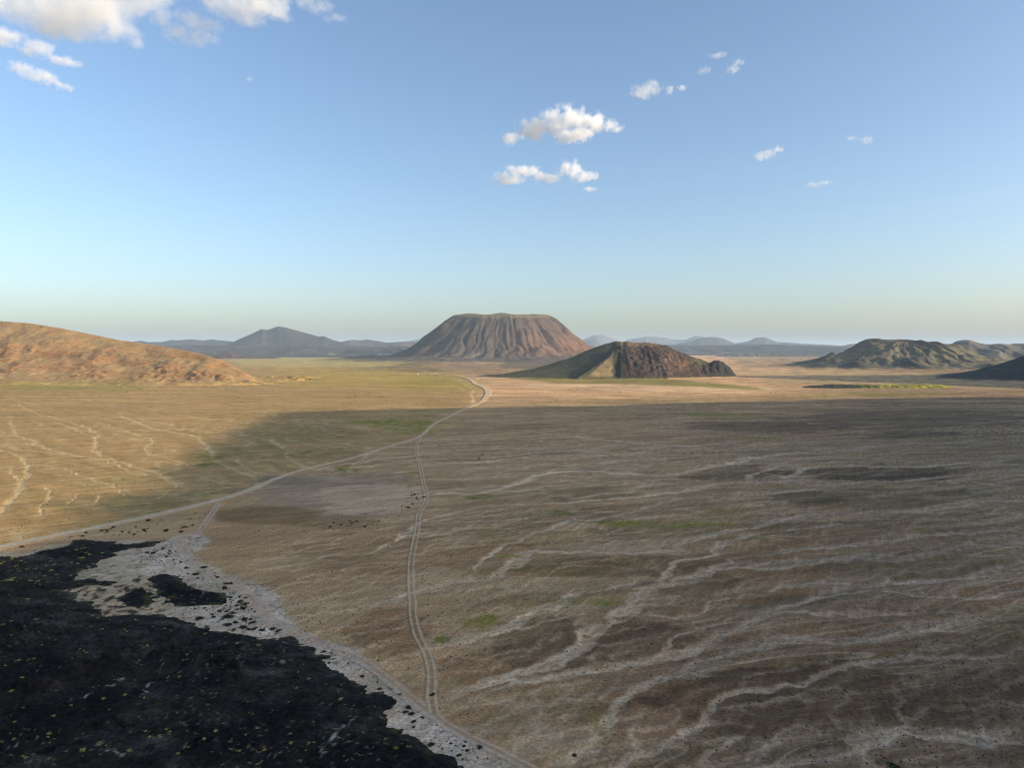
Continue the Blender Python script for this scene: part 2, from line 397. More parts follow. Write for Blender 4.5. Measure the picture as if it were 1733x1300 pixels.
    # interfluves traced as larger patches: (x, y, rx, ry, colour, strength)
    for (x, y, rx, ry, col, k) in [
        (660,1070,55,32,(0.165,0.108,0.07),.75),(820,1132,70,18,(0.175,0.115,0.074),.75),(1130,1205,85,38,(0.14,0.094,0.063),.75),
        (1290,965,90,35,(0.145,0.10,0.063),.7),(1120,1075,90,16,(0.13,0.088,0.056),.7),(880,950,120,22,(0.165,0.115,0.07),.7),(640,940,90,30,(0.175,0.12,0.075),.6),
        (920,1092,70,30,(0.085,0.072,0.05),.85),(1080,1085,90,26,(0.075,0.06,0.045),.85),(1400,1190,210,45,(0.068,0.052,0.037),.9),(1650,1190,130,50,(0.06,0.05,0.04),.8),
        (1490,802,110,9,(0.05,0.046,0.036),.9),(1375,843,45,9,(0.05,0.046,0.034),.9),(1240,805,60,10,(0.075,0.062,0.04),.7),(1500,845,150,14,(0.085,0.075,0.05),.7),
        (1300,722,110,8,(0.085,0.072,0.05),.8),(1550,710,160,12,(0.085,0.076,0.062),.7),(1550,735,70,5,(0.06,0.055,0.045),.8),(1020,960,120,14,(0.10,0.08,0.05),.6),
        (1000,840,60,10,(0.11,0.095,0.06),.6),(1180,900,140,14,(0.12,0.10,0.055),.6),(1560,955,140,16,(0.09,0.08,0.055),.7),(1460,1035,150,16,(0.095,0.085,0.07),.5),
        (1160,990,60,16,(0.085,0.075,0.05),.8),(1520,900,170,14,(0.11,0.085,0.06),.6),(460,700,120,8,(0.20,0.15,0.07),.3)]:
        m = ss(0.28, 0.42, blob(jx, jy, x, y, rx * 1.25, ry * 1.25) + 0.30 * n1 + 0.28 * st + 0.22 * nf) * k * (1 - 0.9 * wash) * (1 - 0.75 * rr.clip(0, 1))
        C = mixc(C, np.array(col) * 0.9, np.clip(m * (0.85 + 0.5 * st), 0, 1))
    # silt pan beside the road
    pan = ss(0.3, 0.55, blob(jx, jy, 560, 842, 150, 44) + 0.3 * n1 + 0.2 * nf); C = mixc(C, (0.165, 0.15, 0.13), pan * 0.8)
    C = mixc(C, (0.30, 0.26, 0.215), ss(0.35, 0.62, blob(jx, jy, 625, 842, 105, 34) + 0.45 * n1 + 0.3 * nf + 0.35 * st) * 0.75)
    C = mixc(C, (0.11, 0.085, 0.05), ss(0.3, 0.6, blob(jx, jy, 450, 872, 110, 18)) * 0.8)
    C = mixc(C, (0.12, 0.09, 0.055), ss(0.3, 0.6, blob(jx, jy, 560, 884, 90, 12)) * 0.6)
    C = mixc(C, (0.13, 0.12, 0.10), ss(0.3, 0.7, blob(jx, jy, 490, 815, 70, 8)) * 0.7)
    C = mixc(C, (0.135, 0.105, 0.09), ss(0.3, 0.7, blob(jx, jy, 650, 812, 70, 12)) * 0.5)
    # green flushes
    gn = 0.75 + 1.2 * fbm(X / 18, Y / 18, 3, 141)
    for (x, y, rx, ry, k) in [(675,716,80,5,.95),(690,727,45,6,.75),(590,795,22,5,.8),(700,812,9,14,.6),(815,841,28,4,.8),(945,868,22,5,.9),(905,875,40,5,.4),
        (520,735,90,14,.45),(350,775,40,9,.6),(440,768,60,12,.45),(560,770,60,9,.5),(360,788,22,4,.8),(805,1052,36,16,.75),(745,1082,13,5,.9),(862,940,22,3,.9),(835,990,7,7,.8),
        (955,1018,38,7,.6),(1020,1020,40,9,.6),(880,1022,26,4,.6),(1075,888,90,5,.75),(1180,884,60,5,.65),(1120,868,40,4,.5),(1050,762,22,3,.7),(1220,703,60,4,.8),(1280,743,40,4,.6),
        (1230,870,60,10,.4),(880,905,80,14,.35),(900,960,110,10,.35),(1000,1210,15,20,.35),(1015,1240,12,18,.5),(1025,1228,20,22,.3),(60,655,90,6,.6),(190,658,60,6,.5),(1480,668,140,4,.75),(1330,672,100,4,.55),
        (1560,900,20,4,.5),(1720,1050,60,25,.35),(740,650,60,12,.35),(1100,676,160,5,.3),(980,690,200,8,.3)]:
        m = ss(0.25, 0.75, blob(jx, jy, x, y, rx * 1.2, ry * 1.3)) * k * gn.clip(0, 1.1)
        C = mixc(C, (0.15, 0.17, 0.025) if y < 730 and x < 750 else (0.10, 0.115, 0.025) if k >= .6 else (0.10, 0.10, 0.035), np.clip(m * (0.9 + 1.4 * nf), 0, 1))
    # far plains
    C = mixc(C, (0.30, 0.225, 0.15), ss(680, 664, jy) * ss(790, 850, px + 20 * n1) * ss(1500, 1200, px) * 0.8)
    C = mixc(C, (0.36, 0.31, 0.245), soft(jx, py, [(900,648),(1290,655),(1330,663),(1100,664),(880,655)], 10, 4) * 0.5)
    C = mixc(C, (0.11, 0.115, 0.04), soft(jx, py, [(860,640),(900,628),(980,622),(1060,635),(1180,646),(1290,657),(1310,661),(1200,656),(1060,650),(940,649)], 8, 5) * 0.9)
    C = mixc(C, (0.105, 0.085, 0.065), soft(jx, py, [(540,622),(650,604),(960,604),(960,622),(900,634),(820,634),(700,630)], 14, 5) * 0.85 * ss(-.6, .1, n2 + n1))
    C = mixc(C, (0.07, 0.07, 0.06), soft(jx, py, [(830,618),(880,611),(990,606),(1000,618),(930,626),(860,624)], 12, 5) * 0.9)
    C = mixc(C, (0.30, 0.26, 0.13), soft(jx, py, [(380,604),(620,603),(700,612),(640,622),(420,622)], 10, 5) * 0.85)
    C = mixc(C, (0.06, 0.06, 0.05), ss(602, 598, py + 2 * n2) * 0.8)
    C = mixc(C, (0.24, 0.21, 0.14), soft(jx, py, [(1240,625),(1450,627),(1733,640),(1733,660),(1300,652)], 12, 5) * 0.6)
    C = mixc(C, (0.15, 0.13, 0.10), soft(jx, py, [(1230,606),(1733,600),(1733,622),(1260,622)], 8, 5) * 0.7)
    for (la, lc, w, sd_) in ((330, 46, 0.16, 151), (170, 24, 0.2, 153)):
        q = fbm(X / la, Y / lc, 3, sd_)
        C = C * (1 + 0.26 * np.clip(q * 2, -1, 1) * far * (1 - 0.45 * left))[:, None]
    # scrub speckle in the far plains
    sp = perlin(X / 9, Y / 26, 161) + 0.4 * n1
    C = C * (1 - 0.45 * ss(0.55, 0.8, sp) * far * ss(3800, 2500, D))[:, None]
    lf = left[:, None]
    C = C * (np.array((2.12, 1.64, 1.14), np.float32) * (1 - lf) + np.array((1.46, 1.24, 0.83), np.float32) * lf)  # fan colour raised and warmed more, to brighten it in the shade
    # salt crust around the lava and the beaten edge of the road
    sj = 7 * n1 + 9 * fbm(X / 14, Y / 14, 3, 171)
    salt = ss(-4, 9, sdf(px, py * 1.6, [(x, y * 1.6) for x, y in SALT]) + sj)
    saltc = 0.62 + 0.25 * fbm(X / 11, Y / 11, 4, 175)
    bright = np.clip(0.35 + blob(px, py, 330, 912, 45, 16) + blob(px, py, 455, 1030, 70, 40) + blob(px, py, 300, 950, 80, 35) + blob(px, py, 410, 1040, 80, 30) + blob(px, py, 560, 1110, 70, 25) + 0.9 * blob(px, py, 730, 1240, 110, 60), 0, 1)
    sc = np.stack([saltc * 1.06, saltc * 0.84, saltc * 0.62], 1).astype(np.float32)
    sc = mixc(sc, (0.42, 0.32, 0.20), 1 - bright)
    C = C + (sc - C) * (salt * (0.74 + 0.5 * fbm(X / 7, Y / 9, 4, 177)).clip(0.3, 0.97))[:, None]
    C = mixc(C, (0.10, 0.09, 0.06), salt * ss(0.10, 0.30, fbm(X / 2.6, Y / 3.4, 4, 181) + 0.5 * n1 - 0.08) * 0.6)
    rb = ss(-3, 4, sdf(px, py * 1.6, [(x, y * 1.6) for x, y in RUBBLE]) + 0.6 * sj)
    rv = fbm(X / 3.5, Y / 4.5, 4, 185)
    C = mixc(C, (0.50, 0.35, 0.20), rb * 0.9); C = mixc(C, (0.06, 0.05, 0.035), rb * ss(-0.05, 0.2, rv)); C = mixc(C, (0.33, 0.22, 0.08), rb * ss(0.1, 0.4, n1) * 0.6)
    gm = blob(px, py, 175, 975, 45, 10) + blob(px, py, 200, 958, 40, 8) + blob(px, py, 330, 990, 18, 8)
    C = mixc(C, (0.09, 0.13, 0.025), np.clip(gm, 0, 1) * ss(0.0, 0.4, fbm(X / 5, Y / 6, 3, 189)) * 0.8)
    return np.clip(C, 0.004, 0.85)

# ------------------------------------------------------------------ rain-cut rills: water routed over the slope of each fan
import heapq
def drainage(x0, x1, y0, y1, cell, ang, slope, amp, wl, seed, carve=True):
    """flood the fan from its low edge, then add up the water: returns log of the drained area on a grid"""
    gx = np.arange(x0, x1, cell); gy = np.arange(y0, y1, cell); nx, ny = len(gx), len(gy)
    XX, YY = np.meshgrid(gx, gy); X, Y = XX.ravel(), YY.ravel()
    c_, s_ = math.cos(ang), math.sin(ang)
    a = c_ * X + s_ * Y; b = -s_ * X + c_ * Y
    z = slope * a + amp * fbm(a / (wl * 1.7), b / wl, 4, seed, gain=0.6) + 0.10 * amp * _rng.normal(size=len(X)) * 0.6
    if carve:
        w_, r_ = wash_mask(X, Y); z = z - amp * 1.6 * w_ - amp * 0.8 * r_
    zl = z.tolist(); par = [-1] * len(zl); done = bytearray(len(zl)); order = []; hq = []
    for i in range(nx):
        for k in (i, (ny - 1) * nx + i):
            if not done[k]: done[k] = 1; hq.append((zl[k], k))
    for j in range(ny):
        for k in (j * nx, j * nx + nx - 1):
            if not done[k]: done[k] = 1; hq.append((zl[k], k))
    heapq.heapify(hq); push, pop = heapq.heappush, heapq.heappop
    nb = (1, -1, nx, -nx, nx + 1, nx - 1, -nx + 1, -nx - 1); N_ = nx * ny
    while hq:
        h, k = pop(hq); order.append(k)
        for d in nb:
            q = k + d
            if 0 <= q < N_ and not done[q]:
                done[q] = 1; par[q] = k
                zq = zl[q]; push(hq, (zq if zq > h else h + 1e-6, q))
    acc = [1.0] * N_
    for k in reversed(order):
        p = par[k]
        if p >= 0: acc[p] += acc[k]
    A = np.array(acc, np.float32).reshape(ny, nx)
    def dil(M):
        o = M.copy(); o[1:] = np.maximum(o[1:], M[:-1]); o[:-1] = np.maximum(o[:-1], M[1:])
        o[:, 1:] = np.maximum(o[:, 1:], M[:, :-1]); o[:, :-1] = np.maximum(o[:, :-1], M[:, 1:]); return o
    def blur(M):
        P = np.pad(M, 1, mode='edge')
        return (P[1:-1, 1:-1] * 4 + (P[:-2, 1:-1] + P[2:, 1:-1] + P[1:-1, :-2] + P[1:-1, 2:]) * 2 + P[:-2, :-2] + P[2:, 2:] + P[:-2, 2:] + P[2:, :-2]) / 16
    m1 = ss(9, 60, A) * 0.8; m2 = ss(90, 400, A) * 1.0; m3 = ss(1200, 5000, A)
    M = np.maximum(blur(m1 * 1.8), np.maximum(blur(m2 * 2.2), blur(dil(m3))))
    return (x0, y0, cell, nx, ny, np.clip(M, 0, 1).astype(np.float32))
DRAIN = [
    (drainage(-130, 330, 150, 470, 0.8, rad(30), 0.045, 0.9, 16, 901), 30),
    (drainage(-280, 820, 430, 1080, 2.0, rad(20), 0.035, 1.6, 36, 911), 60),
    (drainage(-520, 1500, 1040, 2000, 6.0, rad(12), 0.02, 2.6, 90, 921, False), 120),
    (drainage(-900, -20, 330, 1400, 2.0, rad(133), 0.05, 1.5, 26, 931), 60),
]
def rills_at(X, Y, which):
    (x0, y0, c, nx, ny, M), edge = DRAIN[which]
    wx = X + 1.3 * c * fbm(X / (c * 6), Y / (c * 6), 2, 941); wy = Y + 1.3 * c * fbm(X / (c * 6), Y / (c * 6), 2, 943)
    u = (wx - x0) / c; v_ = (wy - y0) / c
    ok = (u > 1) & (u < nx - 2) & (v_ > 1) & (v_ < ny - 2)
    u = np.clip(u, 0, nx - 2.001); v_ = np.clip(v_, 0, ny - 2.001)
    i = u.astype(int); j = v_.astype(int); fu = (u - i).astype(np.float32); fv = (v_ - j).astype(np.float32)
    m = (M[j, i] * (1 - fu) + M[j, i + 1] * fu) * (1 - fv) + (M[j + 1, i] * (1 - fu) + M[j + 1, i + 1] * fu) * fv
    e = np.minimum(np.minimum(X - x0, x0 + nx * c - X), np.minimum(Y - y0, y0 + ny * c - Y))
    return m * ok * ss(0, edge, e)

# ------------------------------------------------------------------ the ground: one sheet from under the camera to the horizon
th = np.concatenate([np.linspace(-44, 44, 1400), np.linspace(44, 316, 82)[1:-1]])
th = np.radians(th)
v = [900.0]
while v[-1] > 18: v.append(v[-1] - (1.25 if v[-1] > 320 else (1.1 if v[-1] > 110 else 0.75)))
Dn = H * F / np.array(v)
Ds = np.concatenate([[2, 12, 30, 55, 80, 100, 118], Dn, np.geomspace(Dn[-1] * 1.05, 62000, 26)])
TT, DD = np.meshgrid(th, Ds)
GX = (np.sin(TT) * DD).ravel(); GY = (np.cos(TT) * DD).ravel()
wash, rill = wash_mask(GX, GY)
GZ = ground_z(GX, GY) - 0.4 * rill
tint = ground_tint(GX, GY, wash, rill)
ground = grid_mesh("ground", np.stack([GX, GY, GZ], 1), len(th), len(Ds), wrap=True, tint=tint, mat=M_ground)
ground['label'] = "desert plain of braided gravel washes and dry grass"

# ------------------------------------------------------------------ dirt roads as strips draped on the ground
def strip(name, pts, width, label, ruts=None, colour=(0.36, 0.30, 0.22), mid=None, wob=0.3):
    g = np.array(gl(pts)); ln = catmull(g, 24)
    seg = np.hypot(*np.diff(ln, axis=0).T); s = np.concatenate([[0], np.cumsum(seg)])
    ss_ = [0.0]
    while ss_[-1] < s[-1]:
        x = np.interp(ss_[-1], s, ln[:, 0]); y = np.interp(ss_[-1], s, ln[:, 1])
        ss_.append(ss_[-1] + max(0.8, math.hypot(x, y) / 260))
    ss_ = np.array(ss_); P = np.stack([np.interp(ss_, s, ln[:, 0]), np.interp(ss_, s, ln[:, 1])], 1)
    Tn = np.gradient(P, axis=0); Tn /= np.hypot(Tn[:, 0], Tn[:, 1])[:, None] + 1e-9
    Nn = np.stack([-Tn[:, 1], Tn[:, 0]], 1)
    nu = 17; uu = np.linspace(-1, 1, nu)
    D = np.hypot(P[:, 0], P[:, 1])
    wl = np.interp(np.linspace(0, 1, len(P)), np.linspace(0, 1, len(width)), width) * 0.5
    wl = wl * (1 + wob * fbm(ss_ / 14, ss_ * 0 + 3.3, 3, 201))
    wr = wl * (1 + wob * fbm(ss_ / 11, ss_ * 0 + 8.1, 3, 205))
    sway = 0.5 * fbm(ss_ / 30, ss_ * 0, 2, 209)
    off = np.where(uu[None, :] < 0, uu[None, :] * wl[:, None], uu[None, :] * wr[:, None]) + sway[:, None]
    X = P[:, 0:1] + Nn[:, 0:1] * off; Y = P[:, 1:2] + Nn[:, 1:2] * off
    Z = ground_z(X.ravel(), Y.ravel()).reshape(X.shape)
    crown = 0.10 + 0.00045 * D[:, None]
    Z = Z + np.where(np.abs(uu)[None, :] > 0.95, -0.25, crown)
    XX, YY = X.ravel(), Y.ravel(); w_, r_ = wash_mask(XX, YY); base = ground_tint(XX, YY, w_, r_)
    C = base * 0.92 if mid is None else 0.5 * base + 0.5 * np.array(mid, np.float32)
    U = np.broadcast_to(uu[None, :], X.shape).ravel(); XX, YY = X.ravel(), Y.ravel()
    nz = fbm(XX / 5, YY / 5, 3, 211)
    if ruts:
        offr = off.ravel()
        k = 0
        for r, rw in ruts: k = np.maximum(k, 1 - ss(0.5, 1.2, np.abs(offr - r) / rw))
        C = mixc(C, colour, np.clip(k * (0.85 + 0.4 * nz), 0, 1))
    else:
        C = mixc(C, colour, np.clip(0.75 + 0.7 * nz - 0.5 * ss(0.6, 1, np.abs(U)), 0, 1))
    # towards the edges the dust takes the colour of the plain
    C = C + (base - C) * ss(0.45, 0.95, np.abs(U) + 0.45 * nz)[:, None]
    V = np.stack([XX, YY, Z.ravel()], 1)
    o = grid_mesh(name, V, nu, len(P), tint=C, mat=M_road)
    o['label'] = label
    return o
strip("dirt_road", MAIN_ROAD, [12, 12, 10, 7.5, 7, 7.5, 8, 14, 22, 16, 8], "pale main dirt road curving across the plain towards the flat topped mountain",
      colour=(0.64, 0.48, 0.30), mid=(0.52, 0.39, 0.24))
strip("wheel_track", TRACK, [4.6, 4.4, 4.2, 4.0, 4.0], "twin wheel track running down from the main road to the lava edge",
      ruts=[(-1.2, 0.6), (1.2, 0.6)], colour=(0.64, 0.47, 0.29), wob=0.1)
strip("track", EDGE_ROAD, [7, 8, 9, 8, 8, 7, 5.5, 5, 4.5, 4.5], "pale pink dirt track along the edge of the black lava",
      ruts=[(-1.2, 0.7), (1.1, 0.7)], colour=(0.58, 0.40, 0.26), mid=(0.44, 0.30, 0.19))

# ------------------------------------------------------------------ the lava flow
def lava():
    gx = np.arange(-420, 40, 0.5); gy = np.arange(10, 385, 0.5)
    XX, YY = np.meshgrid(gx, gy); X = XX.ravel(); Y = YY.ravel()
    px, py = topix(X, Y)
    # outlines in ground metres
    def sd_of(poly): return sdf(X, Y, [gpt(x, y) for x, y in poly if y < 1500] + ([(14, 115), (26, -20), (-460, -20), (-460, 250)] if poly is LAVA else []))
    s = np.maximum(np.maximum(sd_of(LAVA), sd_of(LAVA_ISLE)), sd_of(LAVA_POOL))
    jit = 4.6 * fbm(X / 9, Y / 9, 4, 301) + 1.4 * fbm(X / 2.2, Y / 2.2, 2, 305)
    s = s + jit
    rim = ss(-0.5, 13, s)
    plates = fbm(X / 38, Y / 38, 4, 311); rg = ridged(X / 26, Y / 20, 4, 315)
    rough_zone = ss(-0.1, 0.3, fbm(X / 55, Y / 45, 3, 321))
    h = rim * (1.2 + 2.4 * plates + rough_zone * (1.1 * np.abs(fbm(X / 5, Y / 5, 3, 325)) * 2 + 0.8 * np.abs(fbm(X / 1.8, Y / 1.8, 2, 327))) + 0.25 * fbm(X / 6, Y / 6, 3, 329))
    # cracks and pressure ridges
    ck = np.abs(perlin(X / 34 + 0.5 * plates, Y / 26, 331)); ckm = (1 - ss(0.0, 0.03, ck)) * ss(0.1, 0.35, fbm(X / 30, Y / 30, 3, 333)); h = h - 1.2 * rim * ckm
    h = h + rim * (1.3 * ridged(X / 8, Y / 6.5, 4, 337) + 0.5 * np.abs(fbm(X / 2.0, Y / 2.0, 3, 339)) * 2)
    for pts in ([(-30,1205),(60,1188),(120,1165),(165,1150),(215,1122),(260,1118),(330,1130),(390,1150)], [(0,1105),(20,1085),(60,1080)], [(-20,1040),(15,1015),(50,1005)]):
        d, t = polydist(X, Y, catmull(gl(pts), 6)); b = np.exp(-(d / 4.5) ** 2)
        h = h + 3.2 * b * (0.6 + 0.8 * np.abs(fbm(X / 4, Y / 4, 3, 335)) * 2)
    gz = ground_z(X, Y)
    z = gz - 0.5 + ss(-1.5, 1.0, s) * (0.65 + h)
    keep = s > -1.6
    C = np.zeros((len(X), 3), np.float32) + np.array((0.026, 0.022, 0.018), np.float32)
    C = mixc(C, (0.010, 0.0095, 0.010), rough_zone * 0.8)
    C = mixc(C, (0.062, 0.053, 0.044), ss(0.0, 0.4, fbm(X / 16, Y / 10, 4, 341)) * (1 - rough_zone) * 0.9)
    C = mixc(C, (0.006, 0.0055, 0.0055), ss(0.12, 0.4, fbm(X / 6, Y / 5, 4, 343)) * 0.8)
    C = mixc(C, (0.008, 0.008, 0.008), ckm)
    # pale lichen and wind-blown salt in the hollows
    lich = ss(0.45, 0.58, fbm(X / 1.5, Y / 1.3, 3, 345) + 0.25 * fbm(X / 40, Y / 40, 2, 347))
    C = mixc(C, (0.36, 0.28, 0.16), lich * 0.6)
    for pts, w in (([(243,1188),(252,1172),(285,1158)], 1.0), ([(165,1185),(195,1172),(205,1160)], .8), ([(120,1207),(155,1195)], .7), ([(160,1262),(185,1280),(205,1292)], .8), ([(40,1060),(65,1056)], .6), ([(465,1138),(490,1130)], .8), ([(600,1225),(560,1270),(545,1300)], .7)):
        d, t = polydist(X + 1.2 * jit * 0.5, Y, catmull(gl(pts), 6))
        C = mixc(C, (0.34, 0.33, 0.24), (1 - ss(0.3 * w, w, d)) * ss(-0.2, 0.3, fbm(X / 3, Y / 3, 2, 349)))
    gz_ = ss(4, 0, s) * ss(0.0, 0.3, fbm(X / 5, Y / 5, 3, 351)); C = mixc(C, (0.10, 0.11, 0.025), gz_ * 0.8)
    o = grid_mesh("lava_field", np.stack([X, Y, z], 1), len(gx), len(gy), tint=C, keep=keep, mat=M_lava)
    o['label'] = "black basalt lava flow speckled with yellow green cushion plants"
    used = np.zeros(len(X), bool)
    zz = z.reshape(len(gy), len(gx)); sg = s.reshape(len(gy), len(gx))
    return lambda x, y: (zz[min(max(int(round((y - 10) / 0.5)), 0), len(gy) - 1), min(max(int(round((x + 420) / 0.5)), 0), len(gx) - 1)],
                         sg[min(max(int(round((y - 10) / 0.5)), 0), len(gy) - 1), min(max(int(round((x + 420) / 0.5)), 0), len(gx) - 1)])
lava_at = lava()

# ------------------------------------------------------------------ hills
def foot(X, Y, z, C, lo=1.0, hi=9.0):
    """the lowest metres of a slope are the soil of the plain around it"""
    sel = (z < hi) & (z > -9); idx = np.nonzero(sel)[0]
    if len(idx):
        g = ground_tint(X[idx], Y[idx], np.zeros(len(idx), np.float32), np.zeros(len(idx), np.float32))
        n_ = fbm(X[idx] / 45, Y[idx] / 45, 4, 399)
        k = ss(hi, lo, z[idx] + 0.6 * hi * n_)[:, None]
        C[idx] = C[idx] + (g - C[idx]) * k
    return C
def far_hill(name, Y0, sil, depth, col, label, col2=None, rough=0.10, gull=1.0, nu=220, nv=70, mat=None, asym=0.6, seed=0, streak=None, scale=1.0):
    """height field whose crest at distance Y0 follows a traced skyline; falls to the plain in front and behind"""
    sil = sorted(sil); xs = [p[0] for p in sil]; ys = [p[1] for p in sil]
    u = np.linspace(xs[0], xs[-1], nu); w = np.linspace(-1, 1, nv); w = np.sign(w) * np.abs(w) ** 1.3
    U, Wv = np.meshgrid(u, w); U = U.ravel(); Wv = Wv.ravel()
    crest = np.interp(U, xs, ys)
    k = max(2, int((xs[-1] - xs[0]) / 220 * 3))
    Y = Y0 + Wv * depth * np.where(Wv < 0, asym * 2, (1 - asym) * 2)
    cx = (U - PW / 2) / F; X = cx * Y
    _, Zc = atdist(U, crest, Y0)
    Zc = np.maximum(Zc, 0)
    prof = (1 - np.abs(Wv)) ; prof = prof * prof * (3 - 2 * prof)
    hm = Zc.max() + 1
    sc = hm * 1.6 * scale
    rn = fbm(X / sc, Y / (sc * 1.8), 5, 401 + seed)
    gl_ = ridged(X / (sc * 0.55) + 0.4 * rn, Y / (sc * 2.2), 4, 431 + seed)
    slope_w = 4 * prof * (1 - prof)
    Z = Zc * prof + hm * rough * (rn * (0.35 * prof + slope_w) + gull * 0.5 * (gl_ - 0.5) * slope_w) * np.clip(Zc / hm * 1.5, 0, 1)
    Z = Z - min(6 + 0.02 * hm, 0.12 * hm)
    Z = np.where(np.abs(Wv) > 0.995, -14, Z)
    C = np.zeros((len(X), 3), np.float32) + np.array(col, np.float32)
    if col2: C = mixc(C, col2, ss(-0.15, 0.4, rn + 0.5 * fbm(X / sc * 2, Y / sc * 2, 3, 441 + seed)))
    C = C * (0.8 + 0.5 * np.clip(gl_, 0, 1))[:, None]
    if streak:
        q = fbm(X / (sc * 1.3), Y / (sc * 0.9), 4, 451 + seed)
        C = mixc(C, streak, ss(0.28, 0.42, q) * ss(0.55, 0.1, Z / hm) * 0.8)
    if name == 'mound': C = mixc(C, (0.40, 0.34, 0.05), ss(1430, 1540, U + 60 * rn) * (0.75 + rn).clip(0, 1))  # yellow green end, colour brightened to read as sunlit
    o = grid_mesh(name, np.stack([X, Y, Z], 1), nu, nv, tint=C, mat=mat or M_far)
    o['label'] = label
    return o

DK, DK2 = (0.034, 0.032, 0.032), (0.055, 0.046, 0.04)
# skyline on the left
far_hill("mountain", 13000, [(360,592),(385,583),(405,573),(425,564),(444,555),(452,557),(462,554),(472,550.5),(485,553),(500,557),(520,563),(540,568),(549,567),(562,573),(580,578),(600,584),(620,590),(640,594)], 1500, DK, "dark twin peaked mountain on the left skyline", DK2, seed=1, streak=(.2,.18,.14), rough=.12)
far_hill("hill", 15500, [(215,588),(228,577),(240,575.5),(252,578),(275,578),(290,574.5),(300,575),(325,573),(345,575),(360,573.5),(385,576),(420,579),(450,586)], 1300, DK, "low dark hills left of the twin peaked mountain", DK2, seed=2)
far_hill("hill", 15000, [(560,590),(580,577),(595,574.5),(610,575),(622,573.5),(640,576),(655,579),(672,578),(690,577),(720,579),(740,588)], 1300, DK2, "low brown hills right of the twin peaked mountain", (.12,.08,.06), seed=3)
far_hill("hill", 24000, [(640,590),(665,580),(690,577),(705,574),(716,572),(730,575),(760,580),(780,590)], 1800, (.12,.11,.10), "pale far hill beside the left foot of the flat topped mountain", seed=4)
far_hill("lava_plain", 10500, [(180,602),(240,587),(330,583),(420,585),(520,584),(600,586),(680,585),(740,590),(790,602)], 2300, (.05,.047,.043), "dark lava slope below the twin peaked mountain", (.08,.07,.055), seed=5, streak=(.26,.22,.15), nu=420, nv=120, rough=.25, scale=1.6)
far_hill("hillock", 7200, [(355,606),(368,599),(380,596),(392,595.5),(405,599),(420,601),(440,602),(460,603),(480,606),(500,608)], 330, (.12,.07,.055), "low red brown hillock on the pale plain behind the orange hill", (.09,.06,.05), seed=6)
# skyline on the right
far_hill("hill", 26000, [(960,588),(980,576),(995,570),(1003,567),(1012,565.5),(1022,566),(1035,571),(1050,576),(1075,582),(1090,590)], 2200, (.13,.12,.11), "pale blue cone shaped hill right of the flat topped mountain", seed=7)
far_hill("hill", 21000, [(970,590),(985,580),(1000,574),(1008,573.5),(1018,580),(1035,590)], 1000, (.08,.08,.08), "small dark cone in front of the pale blue cone", seed=8)
far_hill("hill", 25000, [(1040,590),(1062,574),(1080,571),(1092,568.5),(1105,569),(1125,570.5),(1140,574),(1160,574),(1172,569),(1180,567.5),(1195,570),(1215,576),(1260,582),(1300,590)], 2200, (.10,.10,.10), "faint blue range behind the dark crater hill", seed=9)
far_hill("hill", 19000, [(1130,590),(1150,580),(1170,577),(1182,571.5),(1190,570.5),(1200,569.5),(1214,570),(1228,574),(1240,579),(1262,584),(1290,592)], 1500, (.06,.06,.06), "rounded dark blue hill in the middle of the right skyline", seed=10)
far_hill("table_hill", 20000, [(1225,590),(1245,580),(1265,577),(1277,571.5),(1283,570.5),(1295,570),(1303,574),(1315,578),(1350,580),(1390,582.5),(1430,584),(1480,590)], 1600, (.07,.07,.07), "small flat topped blue hill on the right skyline", seed=11)
far_hill("lava_plain", 13000, [(1000,603),(1040,588),(1120,583),(1200,584),(1300,582),(1400,585),(1480,588),(1560,594),(1600,603)], 2600, (.045,.046,.045), "dark blue lava plain below the right skyline", (.07,.065,.055), seed=12, streak=(.22,.19,.15), nu=400, nv=110, rough=.22, scale=1.5)
far_hill("bluff", 9000, [(1180,612),(1210,602),(1250,597),(1300,597.5),(1340,598),(1400,600),(1440,606),(1460,612)], 600, (.16,.14,.11), "pale eroded bluffs on the plain left of the ribbed hill", (.09,.08,.065), seed=13, rough=.4)
far_hill("hill", 12500, [(1400,590),(1425,584),(1440,581),(1455,580),(1475,582),(1500,590)], 700, (.17,.12,.10), "small pale pink hill peeping out left of the ribbed hill", seed=14)
far_hill("hill", 5200, [(1290,622),(1340,612),(1390,608),(1440,606),(1500,612),(1540,622)], 420, (.06,.055,.045), "dark low shoulder in front of the ribbed hill", (.11,.095,.07), seed=15, mat=M_hill, rough=.3)
far_hill("hill", 6000, [(1560,604),(1600,584),(1617,576),(1630,574),(1640,574),(1655,578),(1670,580.5),(1700,580.5),(1733,581),(1800,582),(1900,592),(1960,604)], 900, (.11,.095,.065), "olive hill at the right edge behind the ribbed hill", (.16,.13,.09), seed=16, mat=M_hill, rough=.35, nu=300, nv=110)
far_hill("mound", 1850, [(1345,656),(1375,652),(1410,650),(1450,650.5),(1480,651),(1530,650),(1565,649.5),(1595,651),(1620,656)], 75, (.045,.045,.03), "long low mound yellow green at one end on the right plain", (.07,.07,.035), seed=17, mat=M_hill, rough=.3)

